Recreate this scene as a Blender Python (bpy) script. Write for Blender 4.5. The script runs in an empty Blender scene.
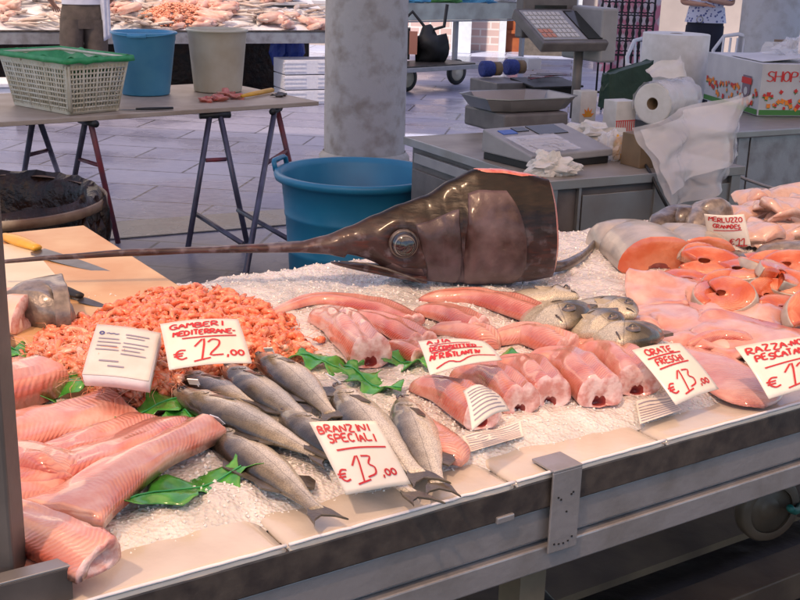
import bpy, bmesh, math, random
from mathutils import Vector, Matrix, noise
random.seed(7)
C = bpy.context.scene
R = math.radians
# ------------------------------------------------------------------ camera
FPX, PITCH, ROLL, CAMH = 1150.0, R(16.8), R(1.7), 1.65
cam = bpy.data.cameras.new('camera'); camo = bpy.data.objects.new('camera', cam); C.collection.objects.link(camo)
CM = Matrix.Rotation(math.pi/2 - PITCH, 3, 'X') @ Matrix.Rotation(ROLL, 3, 'Z')
camo.matrix_world = Matrix.Translation((0, 0, CAMH)) @ CM.to_4x4()
cam.sensor_width = 36; cam.lens = 36*FPX/800; cam.clip_start = .05; cam.clip_end = 300
C.camera = camo
cam.dof.use_dof = False
# ------------------------------------------------------------------ light
SUN_EL, SUN_AZ = R(56), R(-150)          # azimuth from +Y towards +X
w = bpy.data.worlds.new('World'); C.world = w; w.use_nodes = True
nt = w.node_tree; bg = nt.nodes['Background']
sky = nt.nodes.new('ShaderNodeTexSky'); sky.sky_type = 'NISHITA'; sky.sun_disc = False
sky.sun_elevation = SUN_EL; sky.sun_rotation = SUN_AZ
nt.links.new(sky.outputs[0], bg.inputs[0]); bg.inputs[1].default_value = .12
sl = bpy.data.lights.new('sun', 'SUN'); sl.energy = 5.0; sl.angle = R(2.0); sl.color = (1, .93, .82)
so = bpy.data.objects.new('sun', sl); C.collection.objects.link(so)
sd = Vector((math.sin(SUN_AZ)*math.cos(SUN_EL), math.cos(SUN_AZ)*math.cos(SUN_EL), math.sin(SUN_EL)))
so.rotation_euler = sd.to_track_quat('Z', 'Y').to_euler(); so.location = sd*20
C.view_settings.view_transform = 'Standard'; C.view_settings.look = 'None'
C.view_settings.exposure = .72; C.view_settings.gamma = 1; C.view_settings.use_curve_mapping = False
C.cycles.use_denoising = True; C.cycles.max_bounces = 8; C.cycles.diffuse_bounces = 4
C.cycles.sample_clamp_indirect = 6; C.cycles.caustics_reflective = False; C.cycles.caustics_refractive = False
# ------------------------------------------------------------------ helpers
def ray(x, y): return CM @ Vector(((x-400)/FPX, (300-y)/FPX, -1))
def P(x, y, z=.86):                       # the point of the level plane z seen at (x, y)
    d = ray(x, y); return Vector((0, 0, CAMH)) + d*((z-CAMH)/d.z)
def PY(x, y, Yp):                         # the point of the upright plane Y = Yp
    d = ray(x, y); return Vector((0, 0, CAMH)) + d*(Yp/d.y)
ANG = R(33.5)
U = Vector((math.cos(ANG), math.sin(ANG), 0)); V = Vector((-U.y, U.x, 0)); ZV = Vector((0, 0, 1))
RU = Matrix.Rotation(ANG, 3, 'Z')
O = P(60, 600, .84)
def S(u, v, z=0.0): return Vector((O.x, O.y, 0)) + U*u + V*v + ZV*z
def uv_of(p): q = Vector((p.x-O.x, p.y-O.y, 0)); return q.dot(U), q.dot(V)

class MB:
    def __init__(s): s.v = []; s.f = []; s.uv = {}; s.sm = []
    def add(s, vs, fs, smooth=True, uvs=None):
        n = len(s.v); s.v += [Vector(v) for v in vs]
        if uvs:
            for i, q in enumerate(uvs): s.uv[n+i] = q
        for f in fs: s.f.append(tuple(i+n for i in f)); s.sm.append(smooth)
        return s
    def box(s, c, size, rot=None):
        rot = rot or Matrix.Identity(3); c = Vector(c); h = Vector(size)/2
        vs = [c + rot @ Vector((x*h.x, y*h.y, z*h.z)) for x in (-1, 1) for y in (-1, 1) for z in (-1, 1)]
        return s.add(vs, [(0, 1, 3, 2), (4, 6, 7, 5), (0, 4, 5, 1), (2, 3, 7, 6), (0, 2, 6, 4), (1, 5, 7, 3)], False)
    def prism(s, pts, z0, z1):            # level polygon (ccw) extruded
        n = len(pts)
        vs = [Vector((p[0], p[1], z0)) for p in pts] + [Vector((p[0], p[1], z1)) for p in pts]
        fs = [tuple(reversed(range(n))), tuple(range(n, 2*n))] + [(i, (i+1) % n, n+(i+1) % n, n+i) for i in range(n)]
        return s.add(vs, fs, False)
    def rings(s, rings, cap0=True, cap1=True, closed=True, smooth=True, uvs=None):
        m = len(rings[0]); vs = [p for r in rings for p in r]; fs = []
        for i in range(len(rings)-1):
            for j in range(m if closed else m-1):
                k = (j+1) % m; fs.append((i*m+j, i*m+k, (i+1)*m+k, (i+1)*m+j))
        if cap0: fs.append(tuple(reversed(range(m))))
        if cap1: fs.append(tuple(range((len(rings)-1)*m, len(rings)*m)))
        return s.add(vs, fs, smooth, uvs)
    def tube(s, pts, r, n=10, cap=True, squash=1.0):
        pts = [Vector(p) for p in pts]; rr = r if isinstance(r, (list, tuple)) else [r]*len(pts); out = []
        up = None
        for i, p in enumerate(pts):
            t = (pts[min(i+1, len(pts)-1)] - pts[max(i-1, 0)]).normalized()
            if up is None: up = ZV if abs(t.z) < .9 else Vector((1, 0, 0))
            a = t.cross(up).normalized(); b = a.cross(t).normalized(); up = b
            out.append([p + a*math.cos(2*math.pi*k/n)*rr[i] + b*math.sin(2*math.pi*k/n)*rr[i]*squash for k in range(n)])
        return s.rings(out, cap, cap)
    def lathe(s, prof, c=(0, 0, 0), n=36, rot=None, cap0=False, cap1=False, smooth=True):
        c = Vector(c); rot = rot or Matrix.Identity(3)
        return s.rings([[c + rot @ Vector((r*math.cos(2*math.pi*k/n), r*math.sin(2*math.pi*k/n), z)) for k in range(n)] for r, z in prof], cap0, cap1, smooth=smooth)
    def grid(s, fn, nx, ny, smooth=True):
        vs = [fn(i/nx, j/ny) for j in range(ny+1) for i in range(nx+1)]
        fs = [(j*(nx+1)+i, j*(nx+1)+i+1, (j+1)*(nx+1)+i+1, (j+1)*(nx+1)+i) for j in range(ny) for i in range(nx)]
        return s.add(vs, fs, smooth, [(i/nx, j/ny) for j in range(ny+1) for i in range(nx+1)])
    def blob(s, c, r, n=10, m=7, rough=.2, seed=0, rot=None):
        c = Vector(c); r = Vector(r) if not isinstance(r, (int, float)) else Vector((r, r, r)); out = []
        for i in range(m+1):
            th = math.pi*(i+.0)/m; th = min(max(th, .08), math.pi-.08)
            ring = []
            for k in range(n):
                a = 2*math.pi*k/n; d = Vector((math.sin(th)*math.cos(a), math.sin(th)*math.sin(a), -math.cos(th)))
                q = 1 + rough*noise.noise(d*1.7 + Vector((seed*3.1, seed*1.7, seed)))
                v = Vector((d.x*r.x, d.y*r.y, d.z*r.z))*q
                ring.append(c + (rot @ v if rot else v))
            out.append(ring)
        return s.rings(out)

def link(o): C.collection.objects.link(o); return o
def mesh(name, mb, mat, parent=None, off=None, bevel=0, subsurf=0, solid=0):
    me = bpy.data.meshes.new(name); off = Vector(off) if off is not None else Vector((0, 0, 0))
    me.from_pydata([v-off for v in mb.v], [], mb.f); me.update()
    me.polygons.foreach_set('use_smooth', mb.sm)
    if mb.uv:
        l = me.uv_layers.new(name='UVMap')
        for lp in me.loops: l.data[lp.index].uv = mb.uv.get(lp.vertex_index, (0, 0))
    if mat: me.materials.append(mat)
    o = link(bpy.data.objects.new(name, me)); o.parent = parent
    if solid: m = o.modifiers.new('solid', 'SOLIDIFY'); m.thickness = solid
    if bevel: m = o.modifiers.new('bevel', 'BEVEL'); m.width = bevel; m.segments = 2; m.limit_method = 'ANGLE'
    if subsurf: m = o.modifiers.new('sub', 'SUBSURF'); m.levels = subsurf; m.render_levels = subsurf
    return o
def tag(o, label=None, cat=None, group=None, kind=None):
    if label: o['label'] = label
    if cat: o['category'] = cat
    if group: o['group'] = group
    if kind: o['kind'] = kind
    return o
class Thing:                              # an Empty at the base; parts are given in world coordinates
    def __init__(s, name, label, cat, loc, group=None, kind=None):
        s.loc = Vector(loc); s.o = link(bpy.data.objects.new(name, None)); s.o.location = s.loc; s.o.empty_display_size = .05
        tag(s.o, label, cat, group, kind)
    def part(s, name, mb, mat, parent=None, label=None, kind=None, **k):
        o = mesh(name, mb, mat, parent or s.o, s.loc, **k)
        tag(o, label, None, None, kind); return o
def copy_tree(o, parent=None):
    c = o.copy(); link(c); c.parent = parent
    for ch in list(o.children): copy_tree(ch, c)
    return c

# ------------------------------------------------------------------ materials
def mat(name, col, rough=.5, metal=0, col2=None, nscale=8, bump=0, bscale=60, coat=0, spec=.5, sss=0, trans=0, coords='Object',
        detail=4, contrast=(.35, .65), alpha=1, rough2=None, bdist=.003):
    m = bpy.data.materials.new(name); m.use_nodes = True; t = m.node_tree; b = t.nodes['Principled BSDF']
    b.inputs['Base Color'].default_value = (*col, 1); b.inputs['Roughness'].default_value = rough
    b.inputs['Metallic'].default_value = metal; b.inputs['Coat Weight'].default_value = coat; b.inputs['Coat Roughness'].default_value = .12
    b.inputs['Specular IOR Level'].default_value = spec; b.inputs['Transmission Weight'].default_value = trans
    b.inputs['Alpha'].default_value = alpha
    if sss: b.inputs['Subsurface Weight'].default_value = sss; b.inputs['Subsurface Scale'].default_value = .01; b.inputs['Subsurface Radius'].default_value = (1, .35, .2)
    tc = t.nodes.new('ShaderNodeTexCoord')
    if col2 or rough2 is not None:
        n = t.nodes.new('ShaderNodeTexNoise'); n.inputs['Scale'].default_value = nscale; n.inputs['Detail'].default_value = detail
        t.links.new(tc.outputs[coords], n.inputs['Vector'])
        r = t.nodes.new('ShaderNodeMapRange'); r.inputs['From Min'].default_value = contrast[0]; r.inputs['From Max'].default_value = contrast[1]
        t.links.new(n.outputs['Fac'], r.inputs['Value'])
        if col2:
            x = t.nodes.new('ShaderNodeMix'); x.data_type = 'RGBA'; x.inputs['A'].default_value = (*col, 1); x.inputs['B'].default_value = (*col2, 1)
            t.links.new(r.outputs['Result'], x.inputs['Factor']); t.links.new(x.outputs['Result'], b.inputs['Base Color'])
        if rough2 is not None:
            y = t.nodes.new('ShaderNodeMapRange'); y.inputs['To Min'].default_value = rough; y.inputs['To Max'].default_value = rough2
            t.links.new(r.outputs['Result'], y.inputs['Value']); t.links.new(y.outputs['Result'], b.inputs['Roughness'])
    if bump:
        n2 = t.nodes.new('ShaderNodeTexNoise'); n2.inputs['Scale'].default_value = bscale; n2.inputs['Detail'].default_value = 5
        t.links.new(tc.outputs[coords], n2.inputs['Vector'])
        bp = t.nodes.new('ShaderNodeBump'); bp.inputs['Strength'].default_value = bump; bp.inputs['Distance'].default_value = bdist
        t.links.new(n2.outputs['Fac'], bp.inputs['Height']); t.links.new(bp.outputs['Normal'], b.inputs['Normal'])
    return m
def N(t, k, **kw):
    n = t.nodes.new(k)
    for a, v in kw.items(): setattr(n, a, v)
    return n
def math_(t, op, a, b=None):
    n = t.nodes.new('ShaderNodeMath'); n.operation = op
    for i, x in enumerate((a, b)):
        if x is None: continue
        if isinstance(x, (int, float)): n.inputs[i].default_value = x
        else: t.links.new(x, n.inputs[i])
    return n.outputs[0]
def mixc(t, f, a, b):
    n = t.nodes.new('ShaderNodeMix'); n.data_type = 'RGBA'
    for k, x in (('Factor', f), ('A', a), ('B', b)):
        if isinstance(x, tuple): n.inputs[k].default_value = (*x, 1)
        elif isinstance(x, (int, float)): n.inputs[k].default_value = x
        else: t.links.new(x, n.inputs[k])
    return n.outputs['Result']
def mrange(t, v, a, b, c=0, d=1):
    n = t.nodes.new('ShaderNodeMapRange'); t.links.new(v, n.inputs[0])
    for i, x in enumerate((a, b, c, d)): n.inputs[i+1].default_value = x
    return n.outputs[0]
def bumpn(t, h, bsdf, s, d=.002, prev=None):
    n = t.nodes.new('ShaderNodeBump'); n.inputs['Strength'].default_value = s; n.inputs['Distance'].default_value = d
    t.links.new(h, n.inputs['Height'])
    if prev: t.links.new(prev, n.inputs['Normal'])
    t.links.new(n.outputs[0], bsdf.inputs['Normal']); return n.outputs[0]

def meat_mat(name, base, red, pale, rib=.6, freq=130, rough=.28):
    """wet skinned flesh: muscle chevrons across the length (UV: metres along, -1..1 across)"""
    m = mat(name, base, rough, coat=1, sss=.05); t = m.node_tree; t.nodes['Principled BSDF'].inputs['Coat Roughness'].default_value = .07; b = t.nodes['Principled BSDF']
    uvn = N(t, 'ShaderNodeTexCoord'); sp = N(t, 'ShaderNodeSeparateXYZ'); t.links.new(uvn.outputs['UV'], sp.inputs[0])
    n1 = N(t, 'ShaderNodeTexNoise'); n1.inputs['Scale'].default_value = 26; n1.inputs['Detail'].default_value = 3; t.links.new(uvn.outputs['Object'], n1.inputs['Vector'])
    av = math_(t, 'ABSOLUTE', sp.outputs[1])
    ph = math_(t, 'ADD', math_(t, 'MULTIPLY', sp.outputs[0], freq*6.283), math_(t, 'MULTIPLY', av, 34.0))
    ph = math_(t, 'ADD', ph, math_(t, 'MULTIPLY', n1.outputs['Fac'], 9.0))
    s = mrange(t, math_(t, 'SINE', ph), -1, 1)
    n2 = N(t, 'ShaderNodeTexNoise'); n2.inputs['Scale'].default_value = 14; n2.inputs['Detail'].default_value = 5; t.links.new(uvn.outputs['Object'], n2.inputs['Vector'])
    c1 = mixc(t, mrange(t, n2.outputs['Fac'], .36, .62), base, pale)
    n3 = N(t, 'ShaderNodeTexNoise'); n3.inputs['Scale'].default_value = 9; n3.inputs['Detail'].default_value = 6; t.links.new(uvn.outputs['Object'], n3.inputs['Vector'])
    side = mrange(t, av, .25, .75)
    c2 = mixc(t, math_(t, 'MULTIPLY', mrange(t, n3.outputs['Fac'], .42, .6), math_(t, 'ADD', math_(t, 'MULTIPLY', side, .6), .3)), c1, red)
    c3 = mixc(t, math_(t, 'MULTIPLY', math_(t, 'MULTIPLY', s, rib*.42), mrange(t, n3.outputs['Fac'], .44, .60, .08, 1)), c2, red)
    t.links.new(c3, b.inputs['Base Color'])
    p = bumpn(t, math_(t, 'MULTIPLY', s, mrange(t, n3.outputs['Fac'], .44, .60, .1, 1)), b, rib*.9, .0014)
    n4 = N(t, 'ShaderNodeTexNoise'); n4.inputs['Scale'].default_value = 90; n4.inputs['Detail'].default_value = 4; t.links.new(uvn.outputs['Object'], n4.inputs['Vector'])
    bumpn(t, n4.outputs['Fac'], b, .35, .003, p)
    return m
def fish_mat(name, back, mid, belly, h=.04, scale=400, rough=.3):
    """dark back at +y, pale belly at -y, fine scales"""
    m = mat(name, mid, rough, coat=.6); m.node_tree.nodes['Principled BSDF'].inputs['Coat Roughness'].default_value = .07; t = m.node_tree; b = t.nodes['Principled BSDF']; b.inputs['Metallic'].default_value = .12
    tc = N(t, 'ShaderNodeTexCoord'); sp = N(t, 'ShaderNodeSeparateXYZ'); t.links.new(tc.outputs['Object'], sp.inputs[0])
    n = N(t, 'ShaderNodeTexNoise'); n.inputs['Scale'].default_value = 30; n.inputs['Detail'].default_value = 6; t.links.new(tc.outputs['Object'], n.inputs['Vector'])
    y = math_(t, 'ADD', sp.outputs[1], math_(t, 'MULTIPLY', math_(t, 'SUBTRACT', n.outputs['Fac'], .5), h*.7))
    c = mixc(t, mrange(t, y, -h*.15, h*.6), belly, mid); c = mixc(t, mrange(t, y, h*.6, h*1.1), c, back)
    v = N(t, 'ShaderNodeTexVoronoi'); v.inputs['Scale'].default_value = scale; t.links.new(tc.outputs['Object'], v.inputs['Vector'])
    c = mixc(t, mrange(t, v.outputs['Distance'], .25, .7, 0, .42), c, back)
    ln = mrange(t, math_(t, 'ABSOLUTE', math_(t, 'SUBTRACT', sp.outputs[1], h*.12)), 0, .0012, .55, 0)   # lateral line
    c = mixc(t, ln, c, back)
    t.links.new(c, b.inputs['Base Color']); p = bumpn(t, v.outputs['Distance'], b, .35, .001)
    n4 = N(t, 'ShaderNodeTexNoise'); n4.inputs['Scale'].default_value = 45; t.links.new(tc.outputs['Object'], n4.inputs['Vector'])
    bumpn(t, n4.outputs['Fac'], b, .25, .004, p)
    return m

M = {}
M['alu'] = mat('aluminium', (.38, .38, .40), .38, .6, (.24, .235, .24), 11, .3, 60, rough2=.6, detail=9, contrast=(.42, .72))
M['darksteel'] = mat('dark rail', (.055, .048, .048), .4, .4, (.11, .095, .085), 25, .3, 60, detail=9)
M['steel'] = mat('brushed steel', (.42, .41, .40), .35, .85, (.33, .31, .29), 4, .1, 20, rough2=.5)
M['post'] = mat('post steel', (.075, .07, .07), .5, .4, (.13, .12, .12), 9, .2, 40)
M['board'] = mat('polystyrene board', (.52, .46, .39), .22, 0, (.64, .59, .52), 7, .25, 70, coat=.5, contrast=(.3, .65), detail=8)
M['ply'] = mat('cutting board wood', (.56, .31, .14), .4, 0, (.64, .43, .23), 5, .1, 90, contrast=(.4, .6))
M['redskin'] = None
M['blue'] = mat('blue plastic', (.013, .17, .31), .38, 0, (.022, .21, .36), 5, .1, 30)
M['lblue'] = mat('light blue plastic', (.06, .26, .45), .45, 0, (.08, .30, .48), 8, .1, 30)
M['beige'] = mat('beige plastic', (.50, .44, .33), .5, 0, (.58, .54, .44), 7, .1, 40)
M['crate'] = mat('crate plastic', (.55, .50, .38), .5, 0, (.62, .58, .48), 12, .1, 40)
M['green'] = mat('green net', (.02, .26, .08), .45, 0, (.05, .34, .12), 20, .4, 60)
M['blackbag'] = mat('black bag', (.006, .005, .005), .3, 0, (.028, .012, .007), 12, .9, 18, bdist=.02, spec=.3)
M['binrim'] = mat('bin rim', (.22, .15, .10), .5, 0, (.10, .05, .03), 10, .2, 40)
M['wood'] = mat('old wood', (.16, .12, .08), .7, 0, (.26, .20, .13), 7, .4, 30)
M['board2'] = mat('work board', (.34, .255, .19), .5, 0, (.46, .38, .31), 5, .15, 40)
M['legs'] = mat('trestle steel', (.10, .10, .15), .4, .3, (.06, .05, .08), 8)
M['legred'] = mat('trestle red paint', (.22, .03, .04), .45, 0, (.10, .05, .08), 9)
M['stone'] = mat('column stone', (.44, .41, .38), .75, 0, (.29, .25, .21), 8, .5, 24, detail=8, contrast=(.46, .70), bdist=.01)
M['stone2'] = mat('pale column stone', (.42, .42, .43), .75, 0, (.34, .33, .32), 9, .5, 24, detail=8, contrast=(.45, .7), bdist=.01)
M['white'] = mat('white plastic', (.58, .58, .60), .45, 0, (.50, .50, .53), 9)
M['foam'] = mat('white foam', (.78, .78, .82), .6, 0, (.70, .70, .76), 30, .2, 120)
M['paper'] = mat('white paper', (.68, .66, .63), .7, 0, (.60, .58, .54), 20, .2, 100)
M['card'] = mat('price card', (.80, .76, .70), .4, 0, (.74, .68, .60), 18, coat=.3)
M['redink'] = mat('red ink', (.50, .02, .03), .5)
M['greyink'] = mat('grey print', (.30, .28, .36), .6)
M['blueink'] = mat('blue print', (.05, .06, .25), .6)
M['black'] = mat('black rubber', (.012, .012, .013), .5)
M['greyplastic'] = mat('grey plastic', (.16, .148, .145), .45, 0, (.11, .10, .10), 12)
M['lgrey'] = mat('light grey plastic', (.26, .26, .27), .45, 0, (.31, .31, .32), 12)
M['desktop'] = mat('desk top sheet', (.30, .275, .24), .45, 0, (.20, .18, .155), 6)
M['dgreen'] = mat('dark green bag', (.010, .035, .018), .6, 0, (.016, .05, .028), 10, .4, 20, bdist=.01)
M['kraft'] = mat('brown cardboard', (.20, .13, .07), .7, 0, (.15, .10, .055), 10)
M['cover'] = mat('blade steel', (.20, .19, .20), .3, .8, (.12, .11, .11), 20)
M['yellow'] = mat('yellow handle', (.78, .42, .03), .4, 0, (.70, .34, .03), 20, coat=.3)
M['orange'] = mat('orange print', (.85, .25, .03), .5)
M['red'] = mat('red print', (.62, .03, .03), .5)
M['bin'] = mat('clear film', (.8, .8, .82), .12)
M['leaf'] = mat('wet leaf', (.025, .20, .02), .2, 0, (.08, .36, .05), 30, .5, 60, coat=.6)
M['shrimp'] = mat('shrimp shell', (.80, .22, .10), .22, 0, (.86, .52, .36), 130, .3, 200, coat=.5, sss=.1)
M['shrimpd'] = mat('deep shrimp shell', (.74, .13, .05), .22, 0, (.84, .36, .20), 110, .3, 200, coat=.5, sss=.1)
M['shrimpp'] = mat('pale shrimp shell', (.80, .30, .18), .25, 0, (.86, .58, .46), 110, .3, 200, coat=.5)
M['salmonskin'] = mat('salmon skin', (.28, .26, .24), .38, .05, (.48, .42, .36), 12, .3, 90, coat=.5)
M['eye'] = mat('fish eye', (.012, .014, .02), .08, 0, coat=1)
M['eyering'] = mat('eye ring', (.20, .16, .14), .3, .3, (.08, .06, .06), 60, coat=.5)
M['redcut'] = mat('red cut flesh', (.52, .09, .07), .3, 0, (.62, .24, .18), 50, .6, 120, coat=.5)
M['cutpale'] = mat('pale cut flesh', (.58, .24, .21), .2, 0, (.80, .58, .56), 45, .8, 110, coat=1, sss=.1, contrast=(.38, .6))
M['hole'] = mat('dark blood', (.30, .05, .045), .3, coat=.5)
M['fin'] = mat('fin', (.05, .04, .032), .35, 0, (.10, .085, .06), 40, .5, 150, coat=.4)
M['finpale'] = mat('pale fin', (.34, .29, .20), .35, 0, (.45, .40, .30), 40, coat=.4)
M['tissue'] = mat('clear tag', (.80, .84, .92), .3, 0, coat=.3)
M['skin'] = mat('skin', (.45, .24, .16), .5, sss=.1)
M['cream'] = mat('cream fillet', (.72, .48, .38), .3, 0, (.78, .58, .50), 25, .5, 50, coat=.4, sss=.15)
M['darkskin'] = mat('dark fish skin', (.035, .025, .022), .28, 0, (.12, .10, .09), 40, .5, 90, coat=.6)
M['greyskin'] = mat('grey mottled skin', (.13, .11, .10), .28, .1, (.27, .23, .20), 45, .5, 120, coat=.5)
M['meat'] = meat_mat('pink flesh', (.58, .21, .155), (.46, .06, .035), (.72, .42, .34), .9)
M['meatp'] = meat_mat('pale pink flesh', (.62, .27, .205), (.52, .11, .07), (.76, .50, .42), .8, 110)
M['ray'] = meat_mat('ray flesh', (.58, .29, .24), (.46, .075, .05), (.72, .50, .44), .10, 60)
M['rayrib'] = meat_mat('ribbed ray flesh', (.56, .24, .20), (.44, .10, .08), (.72, .48, .42), .95, 150)
M['salmon'] = meat_mat('salmon flesh', (.50, .085, .03), (.76, .38, .23), (.58, .15, .065), .95, 130)
M['whitefillet'] = meat_mat('white fillet flesh', (.54, .35, .28), (.50, .24, .18), (.70, .52, .44), .3, 70)
M['bass'] = fish_mat('bass skin', (.022, .019, .014), (.22, .185, .13), (.80, .75, .63), .034)
M['bream'] = fish_mat('bream skin', (.05, .045, .03), (.22, .185, .12), (.66, .60, .47), .022, 620)
M['farfish'] = mat('far fish skin', (.45, .33, .28), .35, .1, (.66, .58, .52), 9, coat=.4)
M['farpink'] = mat('far pink flesh', (.70, .34, .26), .35, 0, (.78, .58, .50), 9, coat=.4)
M['trouser'] = mat('brown trousers', (.075, .058, .048), .85, 0, (.11, .085, .07), 14, .4, 30, bdist=.01)
M['shirt'] = mat('white shirt', (.62, .64, .74), .8, 0, (.52, .54, .64), 8, .5, 12, bdist=.02)
M['navy'] = mat('navy trousers', (.012, .014, .03), .8)
M['plum'] = mat('bluish tarpaulin', (.5, .5, .6), .5)

# patterned shirt
m = mat('patterned blouse', (.55, .58, .72), .8); t = m.node_tree; b = t.nodes['Principled BSDF']
tc = N(t, 'ShaderNodeTexCoord'); v_ = N(t, 'ShaderNodeTexVoronoi'); v_.inputs['Scale'].default_value = 26; t.links.new(tc.outputs['Object'], v_.inputs['Vector'])
t.links.new(mixc(t, mrange(t, v_.outputs['Distance'], .30, .36), (.10, .12, .30), (.58, .60, .72)), b.inputs['Base Color']); M['blouse'] = m
# clear film for bags
m = bpy.data.materials.new('thin plastic film'); m.use_nodes = True; t = m.node_tree; b = t.nodes['Principled BSDF']
b.inputs['Base Color'].default_value = (.80, .80, .84, 1); b.inputs['Roughness'].default_value = .12
tr = N(t, 'ShaderNodeBsdfTransparent'); mx = N(t, 'ShaderNodeMixShader'); mx.inputs[0].default_value = .42
t.links.new(tr.outputs[0], mx.inputs[1]); t.links.new(b.outputs[0], mx.inputs[2]); t.links.new(mx.outputs[0], t.nodes['Material Output'].inputs[0])
tc = N(t, 'ShaderNodeTexCoord'); n = N(t, 'ShaderNodeTexNoise'); n.inputs['Scale'].default_value = 5; n.inputs['Detail'].default_value = 2; n.inputs['Distortion'].default_value = 1.0
t.links.new(tc.outputs['Object'], n.inputs['Vector']); bumpn(t, n.outputs['Fac'], b, .9, .03); M['film'] = m
# ice
def ice_mat(name, tr_):
    m = mat(name, (.74, .70, .66), .15, sss=.25, trans=tr_, coat=.3); t = m.node_tree; b = t.nodes['Principled BSDF']
    tc = N(t, 'ShaderNodeTexCoord')
    v1 = N(t, 'ShaderNodeTexVoronoi'); v1.inputs['Scale'].default_value = 150; t.links.new(tc.outputs['Object'], v1.inputs['Vector'])
    n1 = N(t, 'ShaderNodeTexNoise'); n1.inputs['Scale'].default_value = 9; n1.inputs['Detail'].default_value = 5; t.links.new(tc.outputs['Object'], n1.inputs['Vector'])
    c = mixc(t, mrange(t, n1.outputs['Fac'], .38, .62), (.58, .57, .56), (.80, .78, .77))
    sp = N(t, 'ShaderNodeSeparateColor'); t.links.new(v1.outputs['Color'], sp.inputs[0])
    c = mixc(t, mrange(t, sp.outputs[0], 0, 1, 0, .18), c, (.62, .60, .58)); t.links.new(c, b.inputs['Base Color'])
    p = bumpn(t, v1.outputs['Distance'], b, .7, .004)
    n2 = N(t, 'ShaderNodeTexNoise'); n2.inputs['Scale'].default_value = 55; n2.inputs['Detail'].default_value = 6; t.links.new(tc.outputs['Object'], n2.inputs['Vector'])
    bumpn(t, n2.outputs['Fac'], b, .7, .008, p); return m
M['ice'] = ice_mat('crushed ice', .05); M['icechip'] = mat('ice chip', (.90, .89, .87), .12, coat=.5, trans=.12)
# swordfish skin
def sword_mat():
    m = mat('swordfish skin', (.05, .03, .025), .36, coat=.14, spec=.22); t = m.node_tree; b = t.nodes['Principled BSDF']; b.inputs['Metallic'].default_value = 0
    tc = N(t, 'ShaderNodeTexCoord'); sp = N(t, 'ShaderNodeSeparateXYZ'); t.links.new(tc.outputs['Object'], sp.inputs[0])
    n = N(t, 'ShaderNodeTexNoise'); n.inputs['Scale'].default_value = 9; n.inputs['Detail'].default_value = 8; n.inputs['Distortion'].default_value = .6; t.links.new(tc.outputs['Object'], n.inputs['Vector'])
    mp = N(t, 'ShaderNodeMapping'); mp.inputs['Scale'].default_value = (1, 1, 4); t.links.new(tc.outputs['Object'], mp.inputs[0])
    n2 = N(t, 'ShaderNodeTexNoise'); n2.inputs['Scale'].default_value = 26; n2.inputs['Detail'].default_value = 6; t.links.new(mp.outputs[0], n2.inputs['Vector'])
    low = mixc(t, mrange(t, n.outputs['Fac'], .35, .65), (.028, .015, .015), (.085, .060, .066))
    low = mixc(t, mrange(t, n2.outputs['Fac'], .5, .66, 0, .6), low, (.10, .035, .03))
    n5 = N(t, 'ShaderNodeTexNoise'); n5.inputs['Scale'].default_value = 34; n5.inputs['Detail'].default_value = 9; t.links.new(tc.outputs['Object'], n5.inputs['Vector'])
    low = mixc(t, mrange(t, n5.outputs['Fac'], .52, .66, 0, .6), low, (.17, .15, .18))
    top = mixc(t, mrange(t, n2.outputs['Fac'], .45, .7), (.006, .004, .0035), (.020, .011, .007))
    zz = math_(t, 'ADD', sp.outputs[2], math_(t, 'MULTIPLY', math_(t, 'SUBTRACT', n.outputs['Fac'], .5), .05))
    t.links.new(mixc(t, mrange(t, zz, .10, .19), low, top), b.inputs['Base Color'])
    p = bumpn(t, n2.outputs['Fac'], b, .35, .004); bumpn(t, n.outputs['Fac'], b, .3, .012, p); return m
M['sword'] = sword_mat()
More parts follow.
